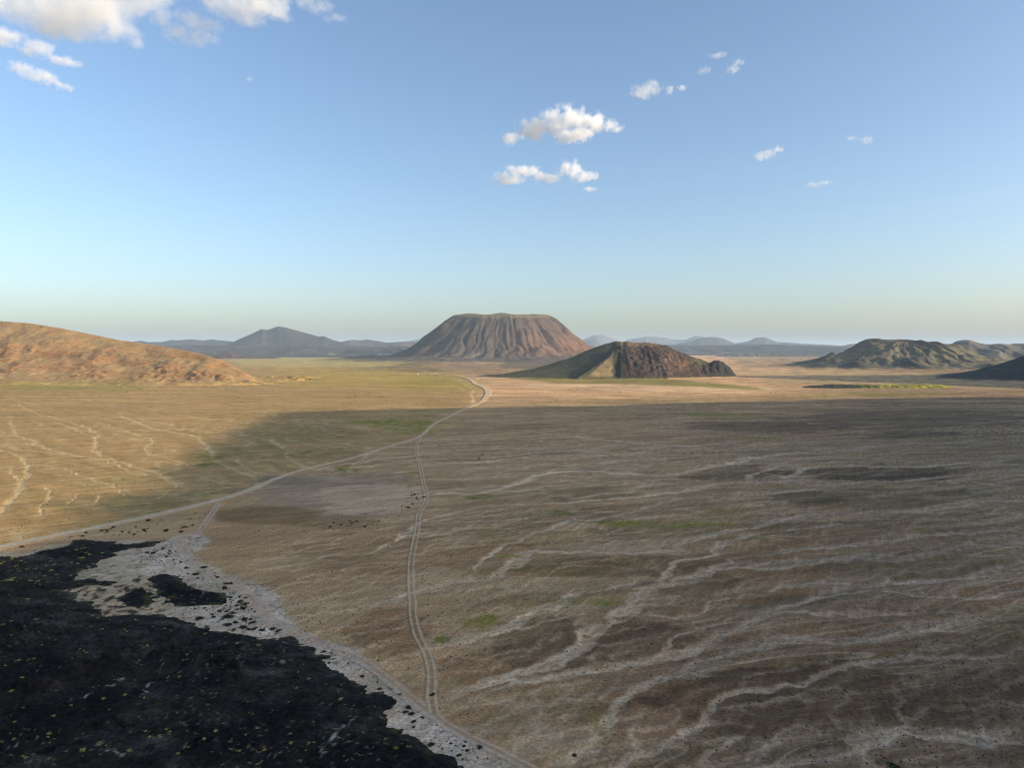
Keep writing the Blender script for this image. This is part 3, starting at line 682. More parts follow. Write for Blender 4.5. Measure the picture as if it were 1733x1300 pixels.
# radial hills with eroded flanks
def radial_hill(name, cx, cy, rr, zz, label, colf, ang_scale=None, gully=20.0, ngul=26, nA=720, nR=170, tilt=(0, 0), seed=0, mat=None, extra=None, rpow=1.0, gul2=1.0, foot_h=9.0):
    A = np.linspace(0, 2 * np.pi, nA, endpoint=False)
    rmax = rr[-1]; R = rmax * np.linspace(0.004, 1, nR) ** rpow
    AA, RR = np.meshgrid(A, R); a = AA.ravel(); r = RR.ravel()
    sc = np.ones_like(a) if ang_scale is None else ang_scale(a)
    ca_, sa_ = np.cos(a), np.sin(a)
    wob = 0.06 * fbm(3 * ca_ + 5, 3 * sa_, 3, 501 + seed)
    x = r * ca_; y = r * sa_
    rn = r / (sc * (1 + wob))
    # down-slope gullies: noise in angle, drifting slowly with radius
    aw = 0.25 * fbm(x / rmax * 4, y / rmax * 4, 3, 505 + seed)
    amp_ = 0.55 + 0.9 * np.abs(perlin(a * 1.9, rn / rmax * 1.5, 509 + seed)) * 1.6
    g1 = amp_ * np.abs(perlin(ngul / 6.28 * (a + aw * 0.95), rn / rmax * 2.2 + 0.3, 511 + seed))
    # perlin is not periodic in angle: blend the seam, which lies on the hidden side
    g2 = np.abs(perlin(ngul * 2.3 / 6.28 * (a + aw * 0.7), rn / rmax * 5, 515 + seed))
    g3 = np.abs(perlin(ngul * 5.1 / 6.28 * (a + aw * 0.3), rn / rmax * 8, 519 + seed))
    z = np.interp(rn, rr, zz)
    zt = np.interp(0, rr, zz); fr = z / zt
    wgt = 4 * np.clip(fr, 0, 1) * (1 - np.clip(fr, 0, 1)); wgt = wgt ** 0.7
    g1 = g1 * (0.45 + 1.1 * ss(-0.25, 0.3, fbm(x / rmax * 3.1 + 9, y / rmax * 3.1, 3, 523 + seed)))
    gsum = 1.1 * g1 + 0.55 * gul2 * g2 * amp_ + 0.28 * gul2 * g3 + 0.35 * fbm(x / rmax * 9, y / rmax * 9, 4, 525 + seed)
    z = z + gully * (gsum - 0.45) * wgt * 1.6
    z = z + (tilt[0] * x + tilt[1] * y) * ss(0.75, 0.97, fr)
    z = z + 0.05 * gully * fbm(x / 60, y / 60, 4, 521 + seed) * 3 * ss(0.0, 0.2, fr)
    if extra: z = extra(x, y, z, a, rn)
    z = np.where(rn >= rmax * 0.995, -10, z - 1.0)
    C = foot(x + cx, y + cy, z, colf(x, y, z, a, rn, fr, gsum), 1.0, foot_h)
    V = np.stack([x + cx, y + cy, z], 1)
    o = grid_mesh(name, V, nA, nR, wrap=True, tint=C, mat=mat or M_hill); o['label'] = label
    # close the middle
    me = o.data
    return o

# the flat topped mountain
MY = 6300.0; mp = MY / F
mx, _ = atdist(850, 590, MY)
def mesa_scale(a): return 1 + 0.02 * np.cos(a - math.pi) 
def mesa_col(x, y, z, a, rn, fr, g):
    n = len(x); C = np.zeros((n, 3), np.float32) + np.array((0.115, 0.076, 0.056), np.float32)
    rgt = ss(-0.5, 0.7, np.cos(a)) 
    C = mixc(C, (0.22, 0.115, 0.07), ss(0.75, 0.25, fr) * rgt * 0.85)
    C = mixc(C, (0.085, 0.07, 0.06), (1 - rgt) * 0.7)  # left flank painted darker, deepening its shade
    C = mixc(C, (0.24, 0.185, 0.13), ss(0.22, 0.02, g) * ss(0.55, 0.15, fr) * 0.8)
    C = mixc(C, (0.15, 0.12, 0.085), ss(0.2, 0.05, fr) * 0.7)
    C = mixc(C, (0.06, 0.05, 0.045), ss(0.6, 0.95, g) * ss(0.35, 0.8, fr) * 0.5)
    C = mixc(C, (0.19, 0.145, 0.075), ss(0.93, 0.98, fr + 0.02 * fbm(x / 60, y / 60, 3, 553)))
    C = mixc(C, (0.07, 0.055, 0.047), ss(0.1, 0.5, fbm(x / 120, y / 120, 3, 555)) * 0.7 * ss(0.95, 0.88, fr))
    C = C * (0.85 + 0.35 * fbm(x / 40, y / 40, 4, 551))[:, None]
    return C
def mesa_extra(x, y, z, a, rn):
    for (px, py, r, hh) in ((795, 80, 95, 16), (848, 160, 90, 22), (905, 120, 160, 8)):
        bx, _ = atdist(px, 590, MY); z = z + hh * np.exp(-(((x + mx - bx) / r) ** 2 + ((y - py) / 160) ** 2))
    # badlands at the foot
    z = z + 16 * np.clip(fbm(x / 130, y / 130, 4, 561), 0, 1) * ss(150 * mp, 200 * mp, rn) * ss(255 * mp, 215 * mp, rn)
    return z
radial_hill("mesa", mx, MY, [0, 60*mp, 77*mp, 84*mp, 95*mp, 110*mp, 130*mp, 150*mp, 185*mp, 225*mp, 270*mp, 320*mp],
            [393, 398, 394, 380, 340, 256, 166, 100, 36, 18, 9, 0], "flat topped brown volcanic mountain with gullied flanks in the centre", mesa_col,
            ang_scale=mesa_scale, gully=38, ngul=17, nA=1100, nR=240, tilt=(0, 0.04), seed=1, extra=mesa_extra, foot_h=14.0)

# the ribbed hill on the right
RY = 3900.0; rp = RY / F; rx0, _ = atdist(1522, 590, RY)
def rib_col(x, y, z, a, rn, fr, g):
    n = len(x); C = np.zeros((n, 3), np.float32) + np.array((0.175, 0.148, 0.088), np.float32)
    C = mixc(C, (0.075, 0.065, 0.052), ss(0.2, 0.6, g) * 0.6)
    C = mixc(C, (0.19, 0.17, 0.11), ss(0.3, 0.05, g) * ss(0.7, 0.2, fr) * 0.6)
    C = mixc(C, (0.13, 0.085, 0.06), ss(0.6, 0.95, fr) * 0.6)
    C = mixc(C, (0.06, 0.06, 0.045), ss(0.12, 0.02, fr) * 0.8)
    return C * (0.9 + 0.35 * fbm(x / 30, y / 30, 4, 571))[:, None]
def rib_extra(x, y, z, a, rn):
    return z + 6 * np.exp(-((x + 40 * rp) / (22 * rp)) ** 2) * ss(70 * rp, 20 * rp, np.abs(y)) + 3 * np.exp(-((x - 32 * rp) / (18 * rp)) ** 2) * ss(70 * rp, 20 * rp, np.abs(y))
radial_hill("ribbed_hill", rx0, RY, [0, 30*rp, 52*rp, 75*rp, 100*rp, 130*rp, 160*rp, 200*rp, 235*rp], [153, 142, 127, 104, 72, 40, 18, 6, 0],
            "broad hill with ribs and dark gullies on the right", rib_col, ang_scale=lambda a: np.where(np.cos(a) > 0, 1 + 0.26 * np.cos(a), 1.0), gully=28, ngul=14, nA=900, nR=150, seed=7, extra=rib_extra, gul2=0.5)

# generic free-form height field
def field(name, x0, x1, y0, y1, step, zf, cf, label, mat=None, foot_h=8.0):
    gx = np.arange(x0, x1 + step, step); gy = np.arange(y0, y1 + step, step)
    XX, YY = np.meshgrid(gx, gy); X = XX.ravel(); Y = YY.ravel()
    z = zf(X, Y)
    edge = (X <= gx[0] + step) | (X >= gx[-1] - step) | (Y <= gy[0] + step) | (Y >= gy[-1] - step)
    z = np.where(edge, -8, z)
    gz = np.gradient(z.reshape(XX.shape), step); slope = np.hypot(gz[0], gz[1]).ravel()
    keep = z > -7.9
    C = foot(X, Y, z, cf(X, Y, z, slope), 0.5, foot_h)
    o = grid_mesh(name, np.stack([X, Y, z], 1), len(gx), len(gy), tint=np.clip(C, .004, .8), keep=keep, mat=mat or M_hill); o['label'] = label
    return o

# the dark breached crater hill
CY = 2500.0
def cxm(px, Y=CY): return (px - PW / 2) / F * Y
def crater_z(X, Y):
    n1 = fbm(X / 70, Y / 70, 4, 601); nr = ridged(X / 34, Y / 34, 4, 605)
    # crest profile seen from the camera: height by direction
    u = X / Y * F + PW / 2
    crest = np.interp(u, [800, 840, 870, 900, 930, 960, 1000, 1025, 1042, 1060, 1085, 1105, 1118, 1130, 1150, 1170, 1190, 1200, 1208, 1216, 1226, 1236, 1243, 1250],
                         [2, 8, 18, 30, 46, 66, 100, 119, 128, 127, 124, 118, 113, 104, 89, 73, 61, 53, 59, 60, 50, 34, 14, 0])
    crest = crest * (1 + 0.09 * fbm(u / 31, u * 0 + 2.2, 3, 609) * ss(1040, 1060, u))
    yb = CY + 20
    t = (Y - yb)
    frw = np.interp(u, [800, 930, 1020, 1045, 1080, 1130, 1200, 1250], [150, 190, 220, 185, 190, 190, 110, 60])
    fr = np.clip(1 + t / frw, 0, 1); bk = np.clip(1 - t / 420, 0, 1)
    conc = np.interp(u, [900, 1030, 1050, 1250], [2.0, 1.8, 0.75, 0.8])
    pf = np.where(t < 0, fr ** conc, bk ** 1.5)
    z = crest * pf
    # spur on the left whose right flank catches the sun
    ax, ay, az = cxm(1040, 2470), 2470, 104; bx, by, bz = cxm(982, 2330), 2330, 10
    dx, dy = bx - ax, by - ay; L2 = dx * dx + dy * dy
    tt = np.clip(((X - ax) * dx + (Y - ay) * dy) / L2, 0, 1)
    dd = np.hypot(X - ax - tt * dx + 16 * n1, Y - ay - tt * dy + 12 * fbm(X / 40, Y / 40, 3, 617))
    sp = az + (bz - az) * tt ** 0.75 - 0.48 * dd + 4 * n1
    z = np.where(sp > z, z + (sp - z) * ss(0, 10, sp - z), z)
    body = ss(1036, 1062, u) * ss(1245, 1225, u)
    # rocky face of the main body
    mid = 4 * pf * (1 - pf)
    z = z + body * (9 * (nr - 0.5) * mid + 8 * n1 * mid + 5 * fbm(X / 14, Y / 14, 4, 611) * np.clip(z / 40, 0, 1))
    ribs = np.abs(perlin(X / 26 + 0.5 * n1, Y / 160, 615)); z = z + body * mid * 7 * (ribs - 0.25) 
    # cliff band
    z = z + body * 14 * np.exp(-(((u - 1125) / 28) ** 2)) * (ss(0.50, 0.60, pf + 0.1 * n1) - 0.6) * (t < 0)
    z = z + (1 - body) * 2.5 * n1 * np.clip(z / 30, 0, 1)
    return z - 1.5
def crater_c(X, Y, z, slope):
    n = len(X); u = X / Y * F + PW / 2
    n1 = fbm(X / 28, Y / 28, 4, 621); n2 = fbm(X / 8, Y / 8, 3, 625)
    C = np.zeros((n, 3), np.float32) + np.array((0.115, 0.10, 0.05), np.float32)
    C = mixc(C, (0.075, 0.075, 0.04), ss(0, .4, n1 + .5 * n2))
    C = mixc(C, (0.085, 0.085, 0.06), ss(20, 60, z + 20 * n1))
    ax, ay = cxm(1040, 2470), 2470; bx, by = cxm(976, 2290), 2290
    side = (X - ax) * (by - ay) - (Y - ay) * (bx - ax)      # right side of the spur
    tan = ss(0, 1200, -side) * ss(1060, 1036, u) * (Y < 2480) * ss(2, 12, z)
    C = mixc(C, (0.40, 0.27, 0.125), tan * (0.75 + 0.5 * n1).clip(0, 1))  # tan spur face, its colour raised to look sunlit
    body = ss(1034, 1042, u + 3 * n1) * ss(3, 9, z)
    C = mixc(C, (0.085, 0.058, 0.045), body)
    C = mixc(C, (0.045, 0.038, 0.034), body * ss(0.05, 0.4, n1) * .8)
    C = mixc(C, (0.055, 0.055, 0.035), body * ss(1068, 1045, u) * .9)
    C = mixc(C, (0.30, 0.17, 0.10), body * ss(0.1, 0.4, n2 + .4 * n1) * blob(u, z, 1135, 45, 20, 32))
    C = mixc(C, (0.25, 0.20, 0.14), body * ss(0.1, 0.4, n2) * blob(u, z, 1108, 62, 12, 25) * .8)
    C = mixc(C, (0.17, 0.10, 0.055), body * blob(u, z, 1152, 40, 12, 18) * .8)
    C = mixc(C, (0.22, 0.14, 0.075), ss(104, 114, z) * ss(1044, 1056, u) * ss(1118, 1108, u) * .9)
    C = mixc(C, (0.13, 0.115, 0.05), body * blob(u, z, 1183, 60, 12, 18) * .9)
    C = mixc(C, (0.05, 0.045, 0.038), ss(1196, 1204, u) * ss(3, 9, z))
    return C * (0.85 + 0.4 * n2)[:, None]
field("crater_hill", cxm(800), cxm(1262), 2080, 2960, 3.5, crater_z, crater_c, "dark rocky crater hill with a tan hollow on its left flank", foot_h=2.0)

# the orange rocky hill on the left
LY = 2250.0
def left_z(X, Y):
    u = X / Y * F + PW / 2
    crest = np.interp(u, [-1000, -500, -250, 0, 50, 100, 150, 200, 260, 300, 350, 385, 405, 420, 432, 445], [330, 290, 245, 194, 186, 170, 150, 130, 114, 101, 82, 60, 42, 24, 8, 0])
    n1 = fbm(X / 120, Y / 120, 5, 631); nr = ridged(X / 75 + .6 * n1, Y / 60, 5, 635)
    yc = np.interp(u, [-600, 0, 260, 400, 445], [2500, 2380, 2220, 2080, 2020])
    fw = np.interp(u, [-600, 0, 150, 300, 400, 445], [620, 520, 400, 300, 170, 90])
    t = Y - yc
    fr = np.clip(1 + t / fw, 0, 1); bk = np.clip(1 - t / 600, 0, 1)
    low = np.interp(u, [0, 200, 420], [1.3, 1.2, 1.0])
    pf = np.where(t < 0, fr ** low, bk ** 1.4)
    z = crest * pf
    mid = np.clip(4 * pf * (1 - pf), 0, 1)
    rocky = ss(-0.05, 0.35, fbm(X / 210, Y / 160, 3, 641) + 0.8 * (0.40 - pf) + ss(40, 300, u) * 0.1)
    z = z + mid * (17 * n1 + rocky * (16 * (nr - 0.45) + 5 * np.abs(fbm(X / 22, Y / 22, 4, 645)) * 2 + 2.0 * fbm(X / 8, Y / 8, 3, 647)))
    return z - 1.5
def left_c(X, Y, z, slope):
    n = len(X); n1 = fbm(X / 60, Y / 60, 4, 651); n2 = fbm(X / 14, Y / 14, 4, 655); u = X / Y * F + PW / 2
    C = np.zeros((n, 3), np.float32) + np.array((0.42, 0.25, 0.105), np.float32)
    C = mixc(C, (0.31, 0.155, 0.065), ss(0.28, 0.6, slope) * ss(140, 70, z + 20 * n1) * .9)
    C = mixc(C, (0.33, 0.235, 0.11), ss(0.0, 0.4, n1) * .6)
    C = mixc(C, (0.27, 0.17, 0.105), ss(25, 6, z + 14 * n1) * .8)
    C = mixc(C, (0.14, 0.075, 0.04), ss(0.15, 0.45, n2) * ss(0.3, 0.7, slope) * .8)
    C = mixc(C, (0.10, 0.06, 0.033), ss(0.26, 0.5, n2 + .35 * n1) * .65)
    return C * (0.9 + 0.35 * n2)[:, None]
field("rocky_hill", -2300, -640, 1780, 3000, 4.0, left_z, left_c, "orange rocky hill sloping down from the left edge", foot_h=26.0)

# the shaded slope at the right edge
def edge_z(X, Y):
    u = X / Y * F + PW / 2
    n1 = fbm(X / 90, Y / 90, 5, 661)
    t = ss(1560, 2700, u)
    yc = np.interp(u, [1800, 2300], [2350, 2080]); fw = np.interp(u, [1540, 1733, 2300], [120, 270, 820])
    s_ = np.interp(u, [1540, 1580, 1600, 1650, 1700, 1733, 1850, 2000, 2300], [0, 5, 12, 30, 56, 76, 190, 370, 520])
    tt = Y - yc; pf = np.where(tt < 0, np.clip(1 + tt / fw, 0, 1) ** 1.1, np.clip(1 - tt / 700, 0, 1) ** 1.2)
    return s_ * pf + 7 * n1 * np.clip(s_ / 60, 0, 1) * pf - 1.5
def edge_c(X, Y, z, slope):
    n = len(X); n1 = fbm(X / 30, Y / 30, 4, 665)
    C = np.zeros((n, 3), np.float32) + np.array((0.055, 0.052, 0.042), np.float32)
    return mixc(C, (0.085, 0.08, 0.055), ss(0, .4, n1))
field("hill", 1150, 3300, 1240, 3100, 7.0, edge_z, edge_c, "dark shaded slope running off the right edge")

# the big mountain out of the picture on the right, which throws the long shadow across the plain
tanE = math.tan(rad(SUN_EL)); dsx, dsy = -sx, -sy; nsx, nsy = -sy, sx      # shadow direction and its normal
tips = []
for p in [(0,935),(90,880),(170,850),(240,812),(300,780),(345,752),(385,728),(420,710),(450,700),(500,696),(560,695),(620,694),(700,692),(800,690),(900,688),(1050,685),(1200,681),(1400,676),(1560,673),(1733,671)]:
    gx_, gy_ = gpt(*p); tips.append((gx_ * nsx + gy_ * nsy, gx_ * dsx + gy_ * dsy))
tips.sort()
PC = -1250.0
tq = [t[0] for t in tips]; tp = [t[1] for t in tips]
tq = [-1600, -900, -200, tq[0] - 60] + tq + [tq[-1] + 350, tq[-1] + 500]; tp = [-1250, 0, 300, tp[0]] + tp + [-1150, -1250]
def big_mountain():
    q = np.linspace(-1700, 2250, 400); p = np.concatenate([np.linspace(-1250, -20, 60), np.linspace(0, 1150, 70)])
    QQ, PP = np.meshgrid(q, p); Q = QQ.ravel(); P = PP.ravel()
    hc = np.interp(Q, tq, tp); hc = np.maximum(hc - PC, 0) * tanE
    hc = hc + 9 * fbm(Q / 60, Q * 0, 4, 707) * np.clip(hc / 120, 0, 1)
    wdt = np.where(P < 0, 1250, 90 + 1.32 * hc)
    prof = np.clip(1 - np.abs(P) / wdt, 0, 1) ** 1.15
    z = hc * prof
    mid = 4 * prof * (1 - prof)
    n1 = fbm(Q / 130, P / 200, 5, 701)
    z = z + mid * 30 * n1 * np.clip(hc / 200, 0, 1) - 3
    X = dsx * (P + PC) + nsx * Q; Y = dsy * (P + PC) + nsy * Q
    C = np.zeros((len(X), 3), np.float32) + np.array((0.14, 0.10, 0.07), np.float32)
    C = mixc(C, (0.08, 0.065, 0.05), ss(-.1, .4, n1))
    keep = np.ones(len(X), bool)
    o = grid_mesh("mountain", np.stack([X, Y, z], 1), len(q), len(p), tint=C, mat=M_hill)
    o['label'] = "high brown mountain beyond the right edge that shades the plain"
big_mountain()

# ------------------------------------------------------------------ plants
rnd = random.Random(5)
def leaf_material(name, col, var=0.5):
    m, n, b = new_mat(name)
    oi = N(n, "ShaderNodeObjectInfo"); tc = N(n, "ShaderNodeTexCoord")
    nz = noise_node(n, tc.outputs["Object"], 3.0, 3)
    f = mathn(n, 'MULTIPLY', maprange(n, nz, 0.3, 0.7, 0.6, 1.4), maprange(n, oi.outputs["Random"], 0, 1, 1 - var * .5, 1 + var * .5))
    sc = N(n, "ShaderNodeVectorMath", operation='SCALE'); sc.inputs[0].default_value = col; n.links.new(f, sc.inputs["Scale"])
    n.links.new(sc.outputs[0], b.inputs["Base Color"]); return m
M_shrub = leaf_material("shrub_leaf", (0.045, 0.045, 0.025))
M_olive = leaf_material("olive_leaf", (0.09, 0.095, 0.035))
M_dry = leaf_material("dry_scrub", (0.115, 0.085, 0.045))
M_cush = leaf_material("cushion_leaf", (0.30, 0.31, 0.09))

def clump_mesh(name, mat, n, flat, leaf, seed):
    r = random.Random(seed); V = []; Fs = []
    lob = [(r.uniform(-.4, .4), r.uniform(-.4, .4), r.uniform(.45, .75)) for _ in range(4)]
    for i in range(n):
        lx, ly, lr = r.choice(lob)
        th_ = r.uniform(0, 6.283); ph = math.acos(r.uniform(0.0, 1)); rr_ = lr * r.uniform(.55, 1.05)
        c = Vector((lx + rr_ * math.sin(ph) * math.cos(th_), ly + rr_ * math.sin(ph) * math.sin(th_), max(0.02, rr_ * math.cos(ph) * flat)))
        d = Vector((r.gauss(0, 1), r.gauss(0, 1), r.gauss(0.5, .7))).normalized()
        e = d.cross(Vector((r.gauss(0, 1), r.gauss(0, 1), r.gauss(0, 1)))).normalized(); g = d.cross(e)
        k = len(V); s = leaf * r.uniform(.6, 1.4)
        V += [c - e * s * .6, c + g * s, c + e * s * .6, c - g * s]; Fs.append((k, k + 1, k + 2, k + 3))
    # woody core so that the clump is not see-through
    k = len(V); seg = 7
    for j, (zz, rr_) in enumerate(((0.0, .62), (.3 * flat, .55), (.55 * flat, .25))):
        for i in range(seg):
            a = 6.283 * i / seg; q = rr_ * r.uniform(.7, 1.1)
            V.append(Vector((q * math.cos(a), q * math.sin(a), zz - .03)))
    for j in range(2):
        for i in range(seg):
            Fs.append((k + j * seg + i, k + j * seg + (i + 1) % seg, k + (j + 1) * seg + (i + 1) % seg, k + (j + 1) * seg + i))
    me = bpy.data.meshes.new(name); me.from_pydata([tuple(p) for p in V], [], Fs); me.materials.append(mat); me.update()
    return me
shrub_me = [clump_mesh("desert_shrub", M_shrub, 90, .75, .17, 10 + i) for i in range(4)]
olive_me = [clump_mesh("desert_shrub", M_olive, 90, .8, .17, 30 + i) for i in range(2)]
cush_me = [clump_mesh("cushion_plant", M_cush, 110, .6, .13, 50 + i) for i in range(4)]

def rand_in(poly, n, ymin_gap=0):
    xs = [p[0] for p in poly]; ys = [p[1] for p in poly]; out = []
    while len(out) < n:
        x = rnd.uniform(min(xs), max(xs)); y = rnd.uniform(min(ys), max(ys))
        if inside(np.array([x]), np.array([y]), poly)[0]: out.append((x, y))
    return out
def along(pts, n, jx, jy):
    ln = catmull(pts, 10); return [(lambda p: (p[0] + rnd.gauss(0, jx), p[1] + rnd.gauss(0, jy)))(ln[rnd.randrange(len(ln))]) for _ in range(n)]

def plants(name, places, meshes, size, label, cat, group, zf, accept=None):
    pts = [gpt(*p) for p in places]
    for (x, y) in pts:
        z = zf(x, y)
        if z is None: continue
        o = bpy.data.objects.new(name, rnd.choice(meshes)); COL.objects.link(o)
        s = size * rnd.choice((.4, .5, .6, .75, .9, 1.2)) * rnd.uniform(.85, 1.15) * .46
        o.scale = (s * rnd.uniform(.85, 1.3), s * rnd.uniform(.85, 1.2), s * rnd.uniform(.75, 1.15))
        o.rotation_euler = (0, 0, rnd.uniform(0, 6.28)); o.location = (x, y, z)
        o['label'] = label; o['category'] = cat; o['group'] = group
def ground1(x, y): return float(ground_z(np.array([x]), np.array([y]))[0]) - 0.03
def ground_not_lava(x, y):
    if -419 < x < 39 and 41 < y < 384 and lava_at(x, y)[1] > -1: return None
    return ground1(x, y)
def on_lava(x, y):
    if not (-419 < x < 39 and 41 < y < 384): return None
    z, s = lava_at(x, y); return None if s < 1.5 else float(z) - .06

SHR = "desert_shrub"
plants(SHR, rand_in([(285,925),(330,948),(385,985),(430,1020),(462,1055),(480,1075),(400,1066),(330,1048),(300,1033),(385,1025),(370,995),(300,965),(225,940)], 98), shrub_me, 3.0, "low dark shrub on the white salt flat beside the black lava", "shrub", "shrubs on the salt flat", ground_not_lava)
plants(SHR, along([(318,940),(345,968),(385,995),(425,1030),(470,1066)], 20, 3, 3), shrub_me, 3.0, "dark shrub lining the lava side of the pale pink track", "shrub", "shrubs lining the track", ground_not_lava)
plants(SHR, rand_in([(20,930),(120,905),(230,884),(362,858),(345,895),(300,903),(150,908)], 45), shrub_me, 3.0, "dark shrub on the pale strip between the main dirt road and the lava", "shrub", "shrubs between road and lava", ground_not_lava)
plants(SHR, along([(420,905),(520,897),(600,886),(650,872),(685,852),(706,838)], 36, 12, 4), shrub_me, 2.6, "dark shrub along the pale wash that meets the twin wheel track", "shrub", "shrubs along the wash", ground1)
plants(SHR, rand_in([(735,700),(1000,690),(1080,780),(900,790),(735,790)], 20), shrub_me, 2.6, "dark shrub dotted on the shaded plain right of the twin wheel track", "shrub", "shrubs on the shaded plain", ground1)
plants(SHR, along([(545,1090),(600,1125),(645,1165),(690,1200),(735,1240),(790,1275)], 38, 14, 9), shrub_me, 2.0, "small dark shrub on the white crust between lava and lower track", "shrub", "shrubs on the lower crust", ground_not_lava)
plants(SHR, rand_in([(860,660),(1350,662),(1400,672),(900,690)], 16), shrub_me, 3.2, "tiny dark shrub far off on the sunlit plain", "shrub", "shrubs on the far plain", ground1)
plants(SHR, along([(735,634),(770,638),(790,642),(806,650),(815,658),(800,668),(795,685)], 20, 6, 1.5), shrub_me, 3.6, "dark shrub beside the far bend of the main dirt road", "shrub", "shrubs at the far bend", ground1)
plants(SHR, along(MAIN_ROAD[4:14], 14, 5, 3), shrub_me, 2.0, "dark shrub on the verge of the main dirt road", "shrub", "shrubs on the road verge", ground1)
for px, py, sz, lab in [(731,1178,2.2,"dark shrub in the fork where the two lower tracks meet"), (744,1200,2.4,"dark green shrub just right of the lower track fork"), (973,1275,1.2,"small lone dark shrub near the bottom edge on brown gravel"), (1513,1294,2.6,"black round shrub at the bottom edge on the right"),
                        (788,1256,1.9,"dark shrub on the white crust where it narrows at the bottom edge"), (812,1267,2.1,"largest dark shrub beside the track near the bottom edge"), (262,636,9,"dark round bush at the foot of the orange hill")]:
    plants(SHR, [(px, py)], shrub_me, sz * 1.3, lab, "shrub", "lone shrubs", ground1)
plants("green_shrub", [(140,960),(170,958),(185,972),(215,945),(230,962),(305,985),(330,990),(338,1008),(350,1062),(395,1068),(422,1066),(640,1212),(668,1246),(700,1232)], olive_me, 2.2, "olive green shrub at the ragged edge of the lava", "shrub", "green shrubs at the lava edge", ground1)
plants("cushion_plant", rand_in([(0,950),(90,938),(160,930),(190,945),(130,975),(90,1000),(0,1010)], 90), cush_me, 2.5, "round yellow green cushion plant on the upper left of the black lava", "plant", "cushion plants on the upper lava", on_lava)
plants("cushion_plant", rand_in([(0,1010),(100,1010),(200,1050),(480,1090),(640,1180),(660,1240),(750,1300),(0,1300)], 200), cush_me, 1.6, "small pale cushion plant on the broad black lava", "plant", "cushion plants on the broad lava", on_lava)

# low scrub too small and too many to count: one object
def scrub():
    V = []; Q = []
    def add(x, y, z, s):
        k = len(V)
        for j in range(3):
            a = rnd.uniform(0, 3.14); ca_, sa_ = math.cos(a) * s, math.sin(a) * s; hh = s * rnd.uniform(.8, 1.3)
            i = len(V); V.extend([(x - ca_, y - sa_, z), (x + ca_, y + sa_, z), (x + ca_ * .6, y + sa_ * .6, z + hh), (x - ca_ * .6, y - sa_ * .6, z + hh)])
            Q.append((i, i + 1, i + 2, i + 3))
    P = []
    P += rand_in([(360,880),(700,700),(1733,690),(1733,1300),(920,1300),(520,1080),(440,990)], 5000)
    P += rand_in([(0,660),(700,650),(700,740),(370,840),(0,920)], 1400)
    P += rand_in([(640,612),(1000,610),(900,632),(780,640)], 260)
    P += rand_in([(285,920),(330,945),(385,985),(470,1062),(560,1090),(720,1200),(860,1290),(760,1290),(640,1160),(480,1085),(300,1040),(225,935)], 1500)
    X, Y = np.array([gpt(*p) for p in P]).T
    cl = fbm(X / 70, Y / 70, 3, 801) + 0.25 * _rng.normal(size=len(X))
    Z = ground_z(X, Y)
    for x, y, z, c in zip(X, Y, Z, cl):
        if c < -0.05: continue
        if -419 < x < 39 and 41 < y < 384 and lava_at(x, y)[1] > -1: continue
        D = math.hypot(x, y)
        add(x, y, z - .02, rnd.uniform(.10, .26) * (1 + D / 900))
    o = raw_mesh("scrub", np.array(V), np.array(Q), mat=M_dry, smooth=False, kind='stuff')
    o['label'] = "low dark scrub scattered thinly over the plain"
scrub()

# ------------------------------------------------------------------ two small white huts below the crater hill
def flat_mat(name, col):
    m, n, b = new_mat(name); tc = N(n, "ShaderNodeTexCoord")
    f = maprange(n, noise_node(n, tc.outputs["Object"], 2.0, 4), .3, .7, .85, 1.1)
    sc = N(n, "ShaderNodeVectorMath", operation='SCALE'); sc.inputs[0].default_value = col; n.links.new(f, sc.inputs["Scale"])
    n.links.new(sc.outputs[0], b.inputs["Base Color"]); return m
M_white, M_roof, M_door = flat_mat("limewash", (.75, .73, .68)), flat_mat("roof_sheet", (.55, .53, .5)), flat_mat("dark_door", (.04, .035, .03))
def boxes(name, bs, mat, parent=None):
    V = []; Fs = []
    for (x0, x1, y0, y1, z0, z1) in bs:
        k = len(V); V += [(x, y, z) for z in (z0, z1) for x, y in ((x0, y0), (x1, y0), (x1, y1), (x0, y1))]
        Fs += [tuple(k + i for i in f) for f in ((0, 3, 2, 1), (4, 5, 6, 7), (0, 1, 5, 4), (1, 2, 6, 5), (2, 3, 7, 6), (3, 0, 4, 7))]
    me = bpy.data.meshes.new(name); me.from_pydata(V, [], Fs); me.materials.append(mat); me.update()
    o = bpy.data.objects.new(name, me); COL.objects.link(o)
    if parent: o.parent = parent
    return o
def hut(px, py, w, d, h, rot, label):
    x, y = gpt(px, py)
    r = bpy.data.objects.new("hut", None); COL.objects.link(r); r.location = (x, y, ground1(x, y)); r.rotation_euler = (0, 0, rot)
    r['label'] = label; r['category'] = "hut"; r['group'] = "white huts on the plain"
    boxes("wall", [(-w/2, w/2, -d/2, d/2, 0, h)], M_white, r)
    me = bpy.data.meshes.new("roof"); e = .3
    me.from_pydata([(-w/2-e, -d/2-e, h+.01), (w/2+e, -d/2-e, h+.01), (w/2+e, d/2+e, h+.01), (-w/2-e, d/2+e, h+.01), (-w/2-e, 0, h+1.0), (w/2+e, 0, h+1.0)], [], [(0, 1, 5, 4), (2, 3, 4, 5), (0, 4, 3), (1, 2, 5), (3, 2, 1, 0)])
    me.materials.append(M_roof); ro = bpy.data.objects.new("roof", me); COL.objects.link(ro); ro.parent = r
    boxes("door", [(-.5, .5, -d/2-.04, -d/2-.004, 0, 2.0)], M_door, r)
    boxes("window", [(w*.28-.4, w*.28+.4, -d/2-.04, -d/2-.004, 1.1, 1.9)], M_door, r)
hut(904, 639.8, 4.5, 4, 3.0, .2, "left white hut of the pair at the foot of the crater hill")
